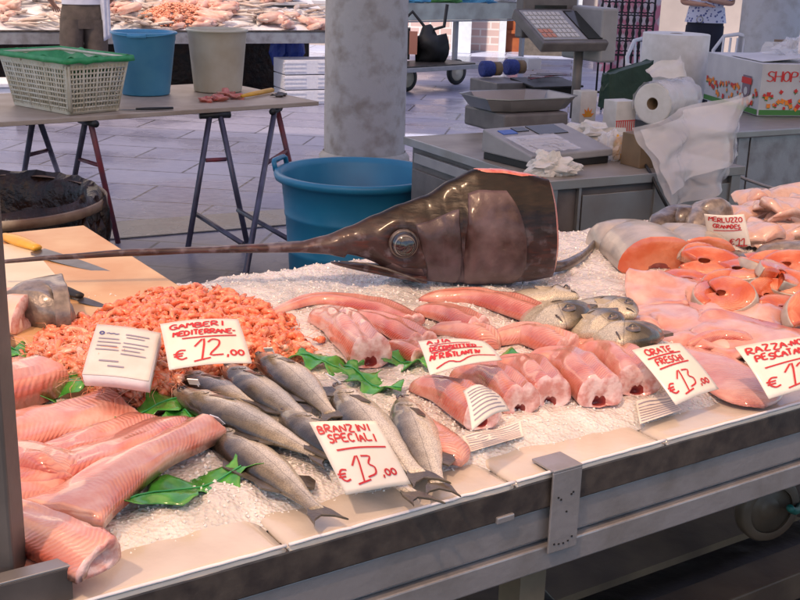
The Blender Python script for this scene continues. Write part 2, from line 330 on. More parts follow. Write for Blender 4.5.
# paving
def paving():
    m = mat('stone paving', (.2, .2, .2), .5); t = m.node_tree; b = t.nodes['Principled BSDF']
    tc = N(t, 'ShaderNodeTexCoord'); mp = N(t, 'ShaderNodeMapping'); mp.inputs['Rotation'].default_value = (0, 0, R(8)); t.links.new(tc.outputs['Object'], mp.inputs[0])
    br = N(t, 'ShaderNodeTexBrick'); br.inputs['Scale'].default_value = 1; br.inputs['Brick Width'].default_value = 1.15; br.inputs['Row Height'].default_value = .52
    br.inputs['Mortar Size'].default_value = .012; br.inputs['Mortar Smooth'].default_value = .4; br.inputs['Bias'].default_value = -.2
    br.inputs['Color1'].default_value = (.27, .275, .39, 1); br.inputs['Color2'].default_value = (.37, .375, .49, 1); br.inputs['Mortar'].default_value = (.06, .06, .075, 1)
    t.links.new(mp.outputs[0], br.inputs['Vector'])
    n = N(t, 'ShaderNodeTexNoise'); n.inputs['Scale'].default_value = .9; n.inputs['Detail'].default_value = 8; t.links.new(tc.outputs['Object'], n.inputs['Vector'])
    n2 = N(t, 'ShaderNodeTexNoise'); n2.inputs['Scale'].default_value = 14; n2.inputs['Detail'].default_value = 6; t.links.new(tc.outputs['Object'], n2.inputs['Vector'])
    c = mixc(t, mrange(t, n2.outputs['Fac'], .4, .7, 0, .35), br.outputs['Color'], (.44, .44, .55))
    # spilled water and dirt round the near stall, with shade painted under it
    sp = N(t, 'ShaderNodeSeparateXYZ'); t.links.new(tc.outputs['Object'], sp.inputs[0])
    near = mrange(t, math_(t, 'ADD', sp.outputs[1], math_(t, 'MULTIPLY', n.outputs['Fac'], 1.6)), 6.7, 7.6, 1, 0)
    stall_shade = mrange(t, sp.outputs[1], 3.2, 4.2, 1, 0)  # ground darkened under the stall in place of shade
    c = mixc(t, math_(t, 'MULTIPLY', near, .85), c, (.055, .040, .034)); c = mixc(t, math_(t, 'MULTIPLY', stall_shade, .85), c, (.022, .017, .015)); t.links.new(c, b.inputs['Base Color'])
    wet = mrange(t, n.outputs['Fac'], .44, .58, .20, .55)
    wet = math_(t, 'ADD', math_(t, 'MULTIPLY', wet, math_(t, 'SUBTRACT', 1, near)), math_(t, 'MULTIPLY', near, .30))
    t.links.new(wet, b.inputs['Roughness'])
    p = bumpn(t, br.outputs['Fac'], b, -.5, .008); bumpn(t, n2.outputs['Fac'], b, .5, .01, p); return m
M['paving'] = paving()
def brick(name, c1, c2, mo):
    m = mat(name, c1, .8); t = m.node_tree; b = t.nodes['Principled BSDF']
    tc = N(t, 'ShaderNodeTexCoord'); mp = N(t, 'ShaderNodeMapping'); mp.inputs['Rotation'].default_value = (R(90), 0, 0); t.links.new(tc.outputs['Object'], mp.inputs[0])
    br = N(t, 'ShaderNodeTexBrick'); br.inputs['Scale'].default_value = 1; br.inputs['Brick Width'].default_value = .36; br.inputs['Row Height'].default_value = .13; br.inputs['Mortar Size'].default_value = .014
    for k, c in (('Color1', c1), ('Color2', c2), ('Mortar', mo)): br.inputs[k].default_value = (*c, 1)
    t.links.new(mp.outputs[0], br.inputs['Vector']); t.links.new(br.outputs['Color'], b.inputs['Base Color']); bumpn(t, br.outputs['Fac'], b, -.6, .01); return m
M['brick'] = brick('pale brick wall', (.50, .36, .33), (.42, .28, .26), (.55, .50, .48))
M['doorwood'] = mat('orange brown door', (.36, .10, .03), .5, 0, (.26, .06, .02), 5, .2, 30)
M['plaster'] = mat('wall plaster', (.30, .24, .22), .9, 0, (.38, .30, .27), 1.5, .3, 12)
def cloth(name, col, tcol, f, weave=0):
    m = bpy.data.materials.new(name); m.use_nodes = True; t = m.node_tree; b = t.nodes['Principled BSDF']
    b.inputs['Base Color'].default_value = (*col, 1); b.inputs['Roughness'].default_value = .8
    tl = N(t, 'ShaderNodeBsdfTranslucent'); tl.inputs[0].default_value = (*tcol, 1); mx = N(t, 'ShaderNodeMixShader'); mx.inputs[0].default_value = f
    t.links.new(b.outputs[0], mx.inputs[1]); t.links.new(tl.outputs[0], mx.inputs[2]); o_ = mx.outputs[0]
    if weave:                              # open weave: part of the light passes straight through the cloth
        tp = N(t, 'ShaderNodeBsdfTransparent'); tp.inputs[0].default_value = (*tcol, 1); m2 = N(t, 'ShaderNodeMixShader'); m2.inputs[0].default_value = weave
        t.links.new(o_, m2.inputs[1]); t.links.new(tp.outputs[0], m2.inputs[2]); o_ = m2.outputs[0]
    t.links.new(o_, t.nodes['Material Output'].inputs[0]); return m
M['awning'] = cloth('orange awning cloth', (.72, .30, .16), (1.0, .67, .48), .88, .24)
M['far_light_cloth'] = cloth('added far orange light cloth', (.72, .40, .30), (1.0, .80, .66), .9, .25)  # cloth of the unseen cover added to warm the far stall's light
M['sun_block'] = cloth('added pale blue sun block', (.42, .45, .62), (.30, .31, .44), .6)  # cloth of the unseen covers added to block the sun
M['curtain'] = mat('awning valance', (.3, .05, .04), .8)

# ================================================================== SETTING
g = MB(); g.add([(-60, -40, 0), (60, -40, 0), (60, 120, 0), (-60, 120, 0)], [(0, 1, 2, 3)], False)
tag(mesh('ground', g, M['paving']), kind='structure', label='stone slab paving of the market square')
# shallow stone step behind the stall
st = MB(); a, b_ = P(112, 240, 0), P(420, 215, 0); d = (b_-a).normalized(); nrm = Vector((-d.y, d.x, 0))
a -= d*1.2; b_ += d*2.0
st.prism([(a.x, a.y), ((a-nrm*-.0).x+d.x*0, a.y)][:1] + [(b_.x, b_.y), ((b_+nrm*.42).x, (b_+nrm*.42).y), ((a+nrm*.42).x, (a+nrm*.42).y)], .004, .010)
M['kerb'] = mat('pale gutter stone', (.32, .31, .31), .35, 0, (.22, .21, .20), 5, .4, 20, rough2=.2)
tag(mesh('pavement', st, M['kerb']), kind='structure', label='pale stone gutter band in the paving')

# awnings above the frame; the pale blue and far ones are added to shape light
def awning(name, label, c, m_, skip=()):
    mb = MB()
    mb.grid(lambda i, j: (c[0]*(1-i)+c[1]*i)*(1-j) + (c[3]*(1-i)+c[2]*i)*j + ZV*(-.12*math.sin(math.pi*((i*4) % 1))), 24, 6)
    t_ = Thing(name, label, 'awning', c[0]); t_.part('cloth', mb, m_)
    for k_, q in enumerate(c):
        if k_ in skip: continue
        t_.part('pole', MB().tube([(q.x, q.y, 0), (q.x, q.y, q.z)], .025, 10), M['post'])
    return t_
awning('unseen_awning', 'orange cloth awning stretched over the near fish stall', [S(-2.2, -2.0, 2.6), S(6.0, -2.0, 2.6), S(6.0, 1.9, 3.0), S(-2.2, 1.9, 3.0)], M['awning'])
awning('unseen_awning', 'unseen pale blue cloth added to block the sun over the weighing desk and work table', [Vector((-9, 2.5, 3.5)), Vector((9.5, 2.5, 3.5)), Vector((9.5, 8.6, 3.8)), Vector((-9, 8.6, 3.8))], M['sun_block'])
awning('unseen_awning', 'unseen pale blue cloth added to block the sun over the far metal stall and the cart', [Vector((-1.4, 8.7, 3.9)), Vector((10, 8.7, 3.9)), Vector((10, 17.5, 4.1)), Vector((-1.4, 17.5, 4.1))], M['sun_block'], (0, 3))
awning('unseen_awning', 'unseen orange cloth added to warm the light over the far fish stall', [Vector((-9, 8.7, 3.3)), Vector((-1.5, 8.7, 3.3)), Vector((-1.5, 15.5, 3.4)), Vector((-9, 15.5, 3.4))], M['far_light_cloth'], (1, 2))

# columns
def column(px, Yc, r, label, m_, z1=3.3):
    c = PY(px, 60, Yc); mb = MB()
    n = 48; rings = []
    for z in [i*z1/30 for i in range(31)]:
        rr = r*(1.0 - .02*z/z1)
        rings.append([Vector((c.x+rr*math.cos(2*math.pi*k/n)*(1+.006*noise.noise(Vector((k*.6, z*3, 1)))), c.y+rr*math.sin(2*math.pi*k/n), z)) for k in range(n)])
    mb.rings(rings); t_ = Thing('stone_column', label, 'column', (c.x, c.y, 0)); t_.part('shaft', mb, m_)
    t_.part('base', MB().lathe([(r*1.12, 0), (r*1.12, .08), (r*1.02, .12)], (c.x, c.y, 0), 40, cap1=False), m_)
column(366, 9.2, .325, 'big round grey brown stone column beside the blue tub', M['stone'])
column(766, 12.5, .31, 'pale round stone column behind the flowery paper box', M['stone2'])

# back buildings
def wallbox(name, label, x0, x1, y, z1, m_, d=.3):
    t_ = Thing(name, label, 'wall', ((x0+x1)/2, y+d/2, 0)); t_.part('masonry', MB().box(((x0+x1)/2, y+d/2, z1/2), (x1-x0, d, z1)), m_); return t_
wallbox('brick_wall', 'pale pink brick house wall far behind the stalls', -1.2, 1.62, 21, 4.5, M['brick'])
wallbox('plaster_wall', 'plain plaster house wall far behind the market', -12, -1.2, 21.4, 5, M['plaster'])
wallbox('plaster_wall', 'plaster house wall right of the orange brown door', 3.05, 12, 21.4, 5, M['plaster'])
tx = Thing('house_door', 'orange brown wooden door under the far metal counter', 'door', (2.3, 21, 0))
tx.part('frame', MB().box((1.68, 20.98, 1.5), (.12, .2, 3.0)).box((3.0, 20.98, 1.5), (.1, .2, 3.0)), M['white'])
tx.part('door_leaf', MB().box((2.35, 21.15, 1.5), (1.25, .06, 3.0)).box((2.9, 21.06, 1.5), (.1, .06, 3)).box((2.3, 21.1, .9), (1.1, .05, .06)).box((2.3, 21.1, .35), (1.1, .05, .06)).box((2.3, 21.1, 1.6), (1.1, .05, .06)), M['doorwood'])
tx.part('handle', MB().tube([(2.85, 20.98, 1.0), (2.85, 20.98, 1.15)], .02), M['steel'])

# ================================================================== NEAR STALL
UL0, UL1, VD = -1.6, 3.9, 1.24
stall = Thing('fish_stall', 'long aluminium edged fish stall running across the foreground', 'stall', S(1, .6, 0))
stall.part('deck', MB().box(S((UL0+UL1)/2, VD/2+.01, .795), (UL1-UL0, VD-.02, .035), RU), M['alu'])
stall.part('front_rail', MB().box(S((UL0+UL1)/2, -.012, .807), (UL1-UL0, .03, .056), RU), M['darksteel'], bevel=.004)
pf = MB().box(S((UL0+UL1)/2, -.004, .748), (UL1-UL0, .03, .060), RU).box(S((UL0+UL1)/2, .006, .713), (UL1-UL0, .03, .010), RU).box(S((UL0+UL1)/2, -.008, .685), (UL1-UL0, .036, .046), RU)
stall.part('side_panel', pf, M['alu'], bevel=.003)
stall.part('back_rail', MB().box(S((UL0+UL1)/2, VD+.01, .80), (UL1-UL0, .02, .06), RU), M['alu'], bevel=.003)
u0, _ = uv_of(P(563, 470, .84))
hp = MB().box(S(u0, -.0345, .772), (.062, .005, .147), RU).box(S(u0, -.008, .8475), (.062, .058, .005), RU)
hg = stall.part('hinge_plate', hp, M['alu'], bevel=.0015)
for i, (du, z) in enumerate([(-.02, .715), (-.01, .713), (0, .712), (.01, .714), (.018, .72), (-.018, .80), (-.012, .795), (.01, .80), (.014, .803), (.002, .77)]):
    stall.part('rivet', MB().box(S(u0+du, -.0375, z), (.0028, .002, .0028), RU), M['black'], hg)
for u in (-.9, .88, 2.6):
    for v in (.12, 1.1):
        stall.part('leg', MB().box(S(u, v, .39), (.06, .06, .765), RU), M['wood'] if v < .5 else M['post'])
ub, _ = uv_of(P(490, 500, .80))
stall.part('clip', MB().box(S(ub-.0, -.022, .785), (.035, .02, .012), RU), M['alu'], bevel=.002)
# foam boards along the front edge
for i, (pa) in enumerate([None, 282, 505, 660, 810]):
    pass
ju = [-1.0, -.18, uv_of(P(280, 541, .84))[0], uv_of(P(505, 478, .84))[0], uv_of(P(655, 437, .84))[0], 1.80, 2.6]
LB = ['leftmost foam board, under the pink fillets by the post', 'foam board in front of the bare ice left of the lowest sea bass', 'foam board under the sea bass tails', 'foam board under the steel hinge plate', 'foam board in front of the orate price card', 'foam board at the right end under the razza card']
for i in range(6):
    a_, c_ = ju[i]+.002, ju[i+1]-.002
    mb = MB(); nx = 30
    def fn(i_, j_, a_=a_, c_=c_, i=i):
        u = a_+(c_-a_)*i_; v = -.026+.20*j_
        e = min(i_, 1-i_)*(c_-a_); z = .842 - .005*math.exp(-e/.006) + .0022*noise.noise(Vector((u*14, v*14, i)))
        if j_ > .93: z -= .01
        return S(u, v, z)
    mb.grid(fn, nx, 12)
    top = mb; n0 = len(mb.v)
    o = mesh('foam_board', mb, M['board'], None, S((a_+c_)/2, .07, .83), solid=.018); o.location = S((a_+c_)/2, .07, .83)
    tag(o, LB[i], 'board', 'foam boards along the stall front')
    es = mesh('film_highlight', MB().tube([S(a_+(c_-a_)*q_/20, -.0265+.0012*noise.noise(Vector((q_*.9, i, 1))), .8445+.0012*noise.noise(Vector((q_*.7, i, 6)))) for q_ in range(21)], .0028, 6), M['foam'], o, S((a_+c_)/2, .07, .83))  # white film strip that also paints in the highlight along the board lip
# ice bed
def ice_h(u, v):
    e = max(0, min(1, (v-.034-.04*noise.noise(Vector((u*2.2, 0, 5))))/.10)); e = e*e*(3-2*e)
    b = max(0, min(1, (VD-v)/.05))
    return .836 + .026*e*min(1, .25+b) + e*(.010*noise.noise(Vector((u*9, v*9, 0))) + .005*noise.noise(Vector((u*38, v*38, 2))) + .0018*noise.noise(Vector((u*120, v*120, 3)))) + .012*max(0, v-.6)
mb = MB(); mb.grid(lambda i, j: S(-.9+3.9*i, .04+(VD-.04)*j, ice_h(-.9+3.9*i, .04+(VD-.04)*j)), 620, 200)
tag(mesh('crushed_ice', mb, M['ice']), 'crushed ice spread over the stall under the fish', 'ice', kind='stuff')
def IZ(p): u, v = uv_of(p); return ice_h(u, v)
mb = MB()
for i in range(9000):
    u, v = random.uniform(-.5, 2.4), random.uniform(.14, 1.22)
    if random.random() < .35: v = random.uniform(.05, .34)
    p = S(u, v, ice_h(u, v)+.001); r = random.uniform(.0018, .0046)*(1 if v > .16 else .75)
    q = Matrix.Rotation(random.uniform(0, 6.28), 3, Vector((random.random(), random.random(), random.random()+.01)).normalized())
    vs = [p + q @ Vector(x)*r*random.uniform(.6, 1.3) for x in ((1, 0, 0), (-1, 0, 0), (0, 1, 0), (0, -1, 0), (0, 0, 1), (0, 0, -1))]
    mb.add(vs, [(0, 2, 4), (2, 1, 4), (1, 3, 4), (3, 0, 4), (2, 0, 5), (1, 2, 5), (3, 1, 5), (0, 3, 5)], False)
tag(mesh('ice_chips', mb, M['icechip']), 'loose chips of ice lying on the ice bed', 'ice chips', kind='stuff')
# post and rail at the left
pc = P(23, 590, .84); pc = Vector((pc.x-.032, pc.y+.0, 0))
t_ = Thing('steel_post', 'grey steel post at the left edge of the stall', 'post', pc)
t_.part('tube', MB().box((pc.x, pc.y, 1.35), (.062, .062, 2.7), RU @ Matrix.Rotation(R(-30), 3, 'Z')), M['post'], bevel=.004)
t_.part('base_plate', MB().box((pc.x, pc.y, .006), (.14, .14, .012)), M['post'])
ua, va = uv_of(P(73, 597, .845))
t_ = Thing('steel_rail', 'short grey steel rail lying on the stall edge by the post', 'rail', S(ua-.2, va, .845))
t_.part('web', MB().box(S(ua-.25, va, .866), (.5, .004, .045), RU), M['post'], bevel=.001)
t_.part('flange', MB().box(S(ua-.25, va+.011, .8905), (.5, .026, .004), RU), M['steel'], bevel=.001)

# under the stall: handcart chassis
cart = Thing('cart_chassis', 'dark wooden and steel chassis with wheels under the stall', 'cart', S(1.6, .8, 0))
M['darkwood'] = mat('wet dark wood', (.055, .038, .028), .5, 0, (.11, .08, .055), 7, .4, 30)
cart.part('beam', MB().box(S(1.8, .30, .16), (4.2, .10, .08), RU), M['darkwood'], bevel=.005)
cart.part('beam', MB().box(S(1.8, .85, .16), (4.2, .12, .09), RU), M['darkwood'], bevel=.005)
cart.part('board', MB().box(S(1.8, .58, .215), (4.0, .30, .02), RU), mat('muddy board', (.17, .115, .07), .6, 0, (.09, .06, .04), 6, .4, 30))
cart.part('cross_bar', MB().tube([S(1.05, .05, .33), S(1.25, 1.0, .33)], .022), M['darksteel'])
cart.part('cross_bar', MB().tube([S(2.0, .05, .36), S(1.7, 1.1, .30)], .022), M['darksteel'])
def wheel(tg, c, r, w_, axis, tyre=None, rim=None):
    rot = axis.to_track_quat('Z', 'Y').to_matrix()
    wh = tg.part('wheel', MB().lathe([(r*.70, -w_/2), (r*.93, -w_/2), (r, -w_*.25), (r, w_*.25), (r*.93, w_/2), (r*.70, w_/2), (r*.70, -w_/2)], c, 32, rot), tyre or M['black'])
    tg.part('rim', MB().lathe([(.0, -w_*.3), (r*.3, -w_*.36), (r*.35, -w_*.15), (r*.69, -w_*.35), (r*.69, w_*.35), (r*.35, w_*.15), (r*.3, w_*.36), (0, w_*.3)], c, 32, rot), rim or M['wood'], wh)
cw = P(768, 500, .40); wheel(cart, Vector((cw.x, cw.y, .38)), .085, .04, (V+U*.25).normalized(), M['darkwood'], M['darkwood'])
hs = []
for i in range(24):
    a = i/23; hs.append(PY(790+20*a, 508-10*a+6*math.sin(a*5), cw.y-.1+.2*a))
t_ = Thing('green_hose', 'green garden hose beside the cart wheel', 'hose', (hs[0].x, hs[0].y, 0)); t_.part('pipe', MB().tube(hs, .009), mat('teal hose', (.01, .12, .10), .5))

# ================================================================== FISH
def outline_loft(sta, n=24, bend=0, zc=0.0, L=1.0):
    """sta: (x, ytop, ybot, halfthick); side-lying body, x forward"""
    rings = []
    for (x, yt, yb, th) in sta:
        c = (yt+yb)/2; h = (yt-yb)/2; r = []
        off = bend*(x*x)
        for k in range(n):
            a = 2*math.pi*k/n; cy, cz = math.cos(a), math.sin(a)
            e = .85; yy = math.copysign(abs(cy)**e, cy); zz = math.copysign(abs(cz)**1.1, cz)
            if zz < 0: zz *= .8
            r.append(Vector((x*L, (c+h*yy+off)*L, (zc+th*zz)*L)))
        rings.append(r)
    return rings
def interp(tab, x):
    for i in range(len(tab)-1):
        a, b = tab[i], tab[i+1]
        if a[0] <= x <= b[0]:
            f = (x-a[0])/(b[0]-a[0]); f2 = f*f*(3-2*f)*.4+f*.6
            return [a[k]*(1-f2)+b[k]*f2 for k in range(1, len(a))]
    return list(tab[-1][1:])
BASS = [(0, .012, -.012, .010), (.02, .024, -.022, .020), (.06, .043, -.038, .032), (.12, .066, -.056, .043), (.20, .088, -.078, .052), (.235, .094, -.086, .054),
        (.24, .092, -.085, .050), (.32, .106, -.102, .057), (.42, .110, -.108, .058), (.55, .098, -.098, .051), (.68, .072, -.072, .036), (.80, .046, -.046, .021), (.88, .034, -.036, .012), (.93, .038, -.040, .007)]
BREAM = [(0, .012, -.018, .010), (.02, .035, -.035, .022), (.06, .080, -.060, .034), (.13, .130, -.100, .048), (.22, .170, -.140, .058), (.265, .182, -.155, .060),
         (.27, .180, -.153, .056), (.36, .195, -.175, .060), (.48, .185, -.172, .055), (.60, .145, -.140, .043), (.72, .095, -.095, .028), (.80, .055, -.055, .016), (.87, .040, -.040, .009), (.91, .045, -.045, .006)]
def fin(mb, pts, th=.002, z=0.0):
    n = len(pts); vs = [Vector((x, y, z+th/2)) for x, y in pts] + [Vector((x, y, z-th/2)) for x, y in pts]
    mb.add(vs, [tuple(range(n)), tuple(reversed(range(n, 2*n)))] + [(i, n+i, n+(i+1) % n, (i+1) % n) for i in range(n)], False)
def make_fish(name, tab, L, m_, bend, kind):
    """x: nose at +.5L, tail at -.5L; +y back; lies on its side"""
    root = link(bpy.data.objects.new(name, None)); sta = []
    n = 44
    for i in range(n+1):
        tt = i/n*tab[-1][0]; yt, yb, th = interp(tab, tt); sta.append((.5-tt, yt, yb, th))
    rings = outline_loft(sta, 28, bend, .045, L)
    for i, r in enumerate(rings):                     # gill cover edge and mouth
        tt = i/n*tab[-1][0]
        for p in r:
            s_ = 1 if p.z > .045*L else 0
            rel = (p.y/L-bend*(.5-tt)**2)/tab[8][1]
            g0 = .225 - .05*abs(rel)
            if s_ and tt < g0 and tt > .05: p.z += .0035*math.exp(-((tt-g0)/.05)**2)*(1-min(1, abs(rel))**2)
    body = MB().rings(rings); o = mesh('body', body, m_, root)
    bb = lambda x: bend*x*x
    Z = .045*L
    tf = MB(); x0 = -.40
    fk = .12 if kind == 'bream' else .066
    fin(tf, [((x0)*L, (.030+bb(x0))*L), ((-.45)*L, (.055+bb(-.45))*L), (-.52*L, (fk+bb(-.5))*L), (-.545*L, (fk+.01+bb(-.5))*L), (-.50*L, (.045+bb(-.5))*L), (-.475*L, (bb(-.5))*L),
             (-.50*L, (-.045+bb(-.5))*L), (-.545*L, (-fk-.01+bb(-.5))*L), (-.52*L, (-fk+bb(-.5))*L), (-.45*L, (-.055+bb(-.45))*L), ((x0)*L, (-.030+bb(x0))*L)], .004, Z)
    mesh('tail_fin', tf, M['fin'], root, bevel=.001)
    d = MB(); pts = [(x, interp(tab, .5-x)[0]+bb(x)) for x in (.16, .08, 0, -.08, -.16, -.22)]
    hh = [.0, .045, .035, .018, .04, .0]
    fin(d, [(x*L, (y-.01)*L) for x, y in pts] + [((x-.02)*L, (y+h)*L) for (x, y), h in zip(reversed(pts), reversed(hh))], .003, Z)
    mesh('dorsal_fin', d, M['fin'], root)
    d = MB(); pts = [(x, interp(tab, .5-x)[1]+bb(x)) for x in (-.12, -.17, -.23)]
    fin(d, [(x*L, (y+.01)*L) for x, y in pts] + [(-.26*L, (pts[2][1]-.02)*L), (-.20*L, (pts[1][1]-.05)*L), (-.15*L, (pts[0][1]-.04)*L)], .003, Z)
    mesh('anal_fin', d, M['fin'], root)
    th = interp(tab, .27)[2]
    pf_ = MB(); zt = Z + th*L*.97
    pf_.add([(.25*L, .005*L, zt), (.24*L, -.035*L, zt-.001), (.17*L, -.055*L, zt-.001), (.12*L, -.045*L, zt+.004), (.15*L, -.015*L, zt+.003)], [(0, 1, 2, 3, 4)], False)
    mesh('pectoral_fin', pf_, M['finpale'] if kind == 'bream' else M['fin'], root, solid=.0012)
    ex = .5-.075 if kind == 'bass' else .5-.12
    ey = (.018 if kind == 'bass' else .05)+bb(ex)
    eth = interp(tab, .5-ex)[2]; er = .0135*L*1.25 if kind == 'bass' else .02*L*1.3
    zc = Z + eth*L*.97
    e = MB().lathe([(er*1.35, -.002), (er*1.3, .0012), (er*1.0, .0022), (er*.8, .0018)], (ex*L, ey*L, zc), 18, cap1=True)
    eo = mesh('eye', e, M['eyering'], root)
    e2 = MB().lathe([(er*.85, 0), (er*.7, .0024), (er*.35, .0038), (.0004, .0042)], (ex*L, ey*L, zc+.0006), 16); mesh('pupil', e2, M['eye'], eo)
    gx = lambda q_: .5-(.232-.075*abs(q_)**1.6)
    ge = []
    for q_ in [x_/8-1 for x_ in range(0, 17)]:
        x_ = gx(q_*.9); yt, yb, th_ = interp(tab, .5-x_); h_ = (yt-yb)/2; cy_ = q_*.86; e_ = abs(cy_)**(1/.85); zz_ = math.sqrt(max(0, 1-e_*e_))**1.1
        ge.append((x_*L, ((yt+yb)/2+h_*cy_+bb(x_))*L, Z+th_*L*zz_+.0004))
    mesh('gill_edge', MB().tube(ge, [.0003]+[.0011]*15+[.0003], 6), M['fin'], root)
    ge2 = [(x_*L+.045*L*(1-abs(i_-8)/14), y_*.72, z_+.0003) for i_, (x_, y_, z_) in enumerate(ge)]
    mesh('cheek_edge', MB().tube(ge2[3:14], [.0003]+[.0007]*9+[.0003], 6), M['fin'], root)
    mth = MB().tube([(.495*L, (-.004+bb(.5))*L, Z+.008*L), (.47*L, (-.012+bb(.47))*L, Z+.027*L), (.44*L, (-.024+bb(.44))*L, Z+.037*L)], .0012, 6)
    mesh('mouth', mth, M['darkskin'], root)
    return root
def put(root, head, tail, zb, tilt=0, sc=None, L=.42):
    """head and tail: points of the display plane"""
    d = head-tail; ang = math.atan2(d.y, d.x); root.location = ((head.x+tail.x)/2, (head.y+tail.y)/2, zb)
    root.rotation_euler = (tilt, 0, ang); s = sc or math.hypot(d.x, d.y)/L; root.scale = (s, s*.98, s*1.05)
protoB = [make_fish('sea_bass', BASS, .42, M['bass'], bd, 'bass') for bd in (0, .14, -.12)]
bass = [((204, 416), (332, 521), 0, .0, .1, 'sea bass nearest the stall edge, its dark forked tail reaching the foam board', 1),
        ((174, 391), (330, 466), 0, .012, .05, 'sea bass second from the front of the left bunch, tagged behind its head', 0),
        ((175, 369), (292, 428), 1, .006, 0, 'sea bass at the upper left of the bunch, right under the gamberi card', 0),
        ((219, 367), (322, 440), 2, .012, .1, 'dark sea bass wedged in the middle of the left bunch, no tag', 2),
        ((276, 408), (420, 512), 0, .012, .2, 'sea bass lying under the branzini price card with only head and tail showing', 0),
        ((262, 354), (342, 424), 1, .012, -.1, 'topmost pale bellied sea bass of the bunch, touching the shrimps', 1),
        ((331, 381), (420, 482), 1, .008, 0, 'sea bass right of the branzini price card with a clear tag on its head', 2),
        ((401, 390), (440, 497), 0, .004, .05, 'short sea bass lying alone beside the pink fish tails, rightmost of the sea bass', 0)]
used = set(); tagmb = MB().box((0, 0, 0), (.026, .017, .0012))
for k, (h, tl, var, dz, tilt, lab, bi) in enumerate(bass):
    o = protoB[bi] if bi not in used else copy_tree(protoB[bi]); used.add(bi)
    hp_, tp = P(*h, .885), P(*tl, .875 if k not in (0, 7, 4) else .86)
    z = (IZ(hp_)+IZ((hp_+tp)/2)+IZ(tp)*1.0)/3 - .006 + dz
    put(o, hp_, tp, z, tilt)
    tag(o, lab, 'fish', 'sea bass on the ice')
    bass[k] = (h, tl, var, dz, tilt, lab, bi, o)
# clear plastic tags on four sea bass heads (parts of each fish)
for k, (tx_, ty_) in ((0, (.33, .02)), (1, (.34, .0)), (5, (.30, .01)), (6, (.36, .02))):
    o = bass[k][7]; tm = MB().box((tx_*.42, ty_*.42+.008, .056), (.020, .026, .0015), Matrix.Rotation(R(20*(k % 3-1)+40), 3, 'Z') @ Matrix.Rotation(R(38), 3, 'X'))
    tm.tube([(tx_*.42, ty_*.42-.004, .045), (tx_*.42, ty_*.42, .052)], .0012, 6)
    mesh('fish_tag', tm, M['tissue'], o)
# bream
protoS = make_fish('sea_bream', BREAM, .26, M['bream'], 0, 'bream')
bre = [((555, 309), .010, -10, 1.2, 'large sea bream in the middle of the bream pile'), ((526, 290), .0, 60, .95, 'pale sea bream at the back left of the pile, touching the swordfish head'),
       ((594, 300), .004, 25, 1.0, 'small sea bream at the back right of the pile'), ((588, 322), .020, 10, .95, 'silvery sea bream at the front of the pile between two darker ones'),
       ((626, 328), .010, -25, 1.2, 'dark greenish sea bream above the orate price card'), ((648, 346), -.012, 20, .9, 'sea bream half hidden behind the orate card and the ray wings')]
for k, (c_, dz, rz, sc_, lab) in enumerate(bre):
    o = protoS if k == 0 else copy_tree(protoS); c = P(*c_, .905); o.location = (c.x, c.y, IZ(c)-.002+dz)
    o.rotation_euler = (R([14, -6, 10, 20, 6, 0][k]), R(-10), R(-78+rz)); o.scale = (sc_*1.05, sc_*1.38, sc_*1.8)
    tag(o, lab, 'fish', 'sea bream in a pile on the ice')

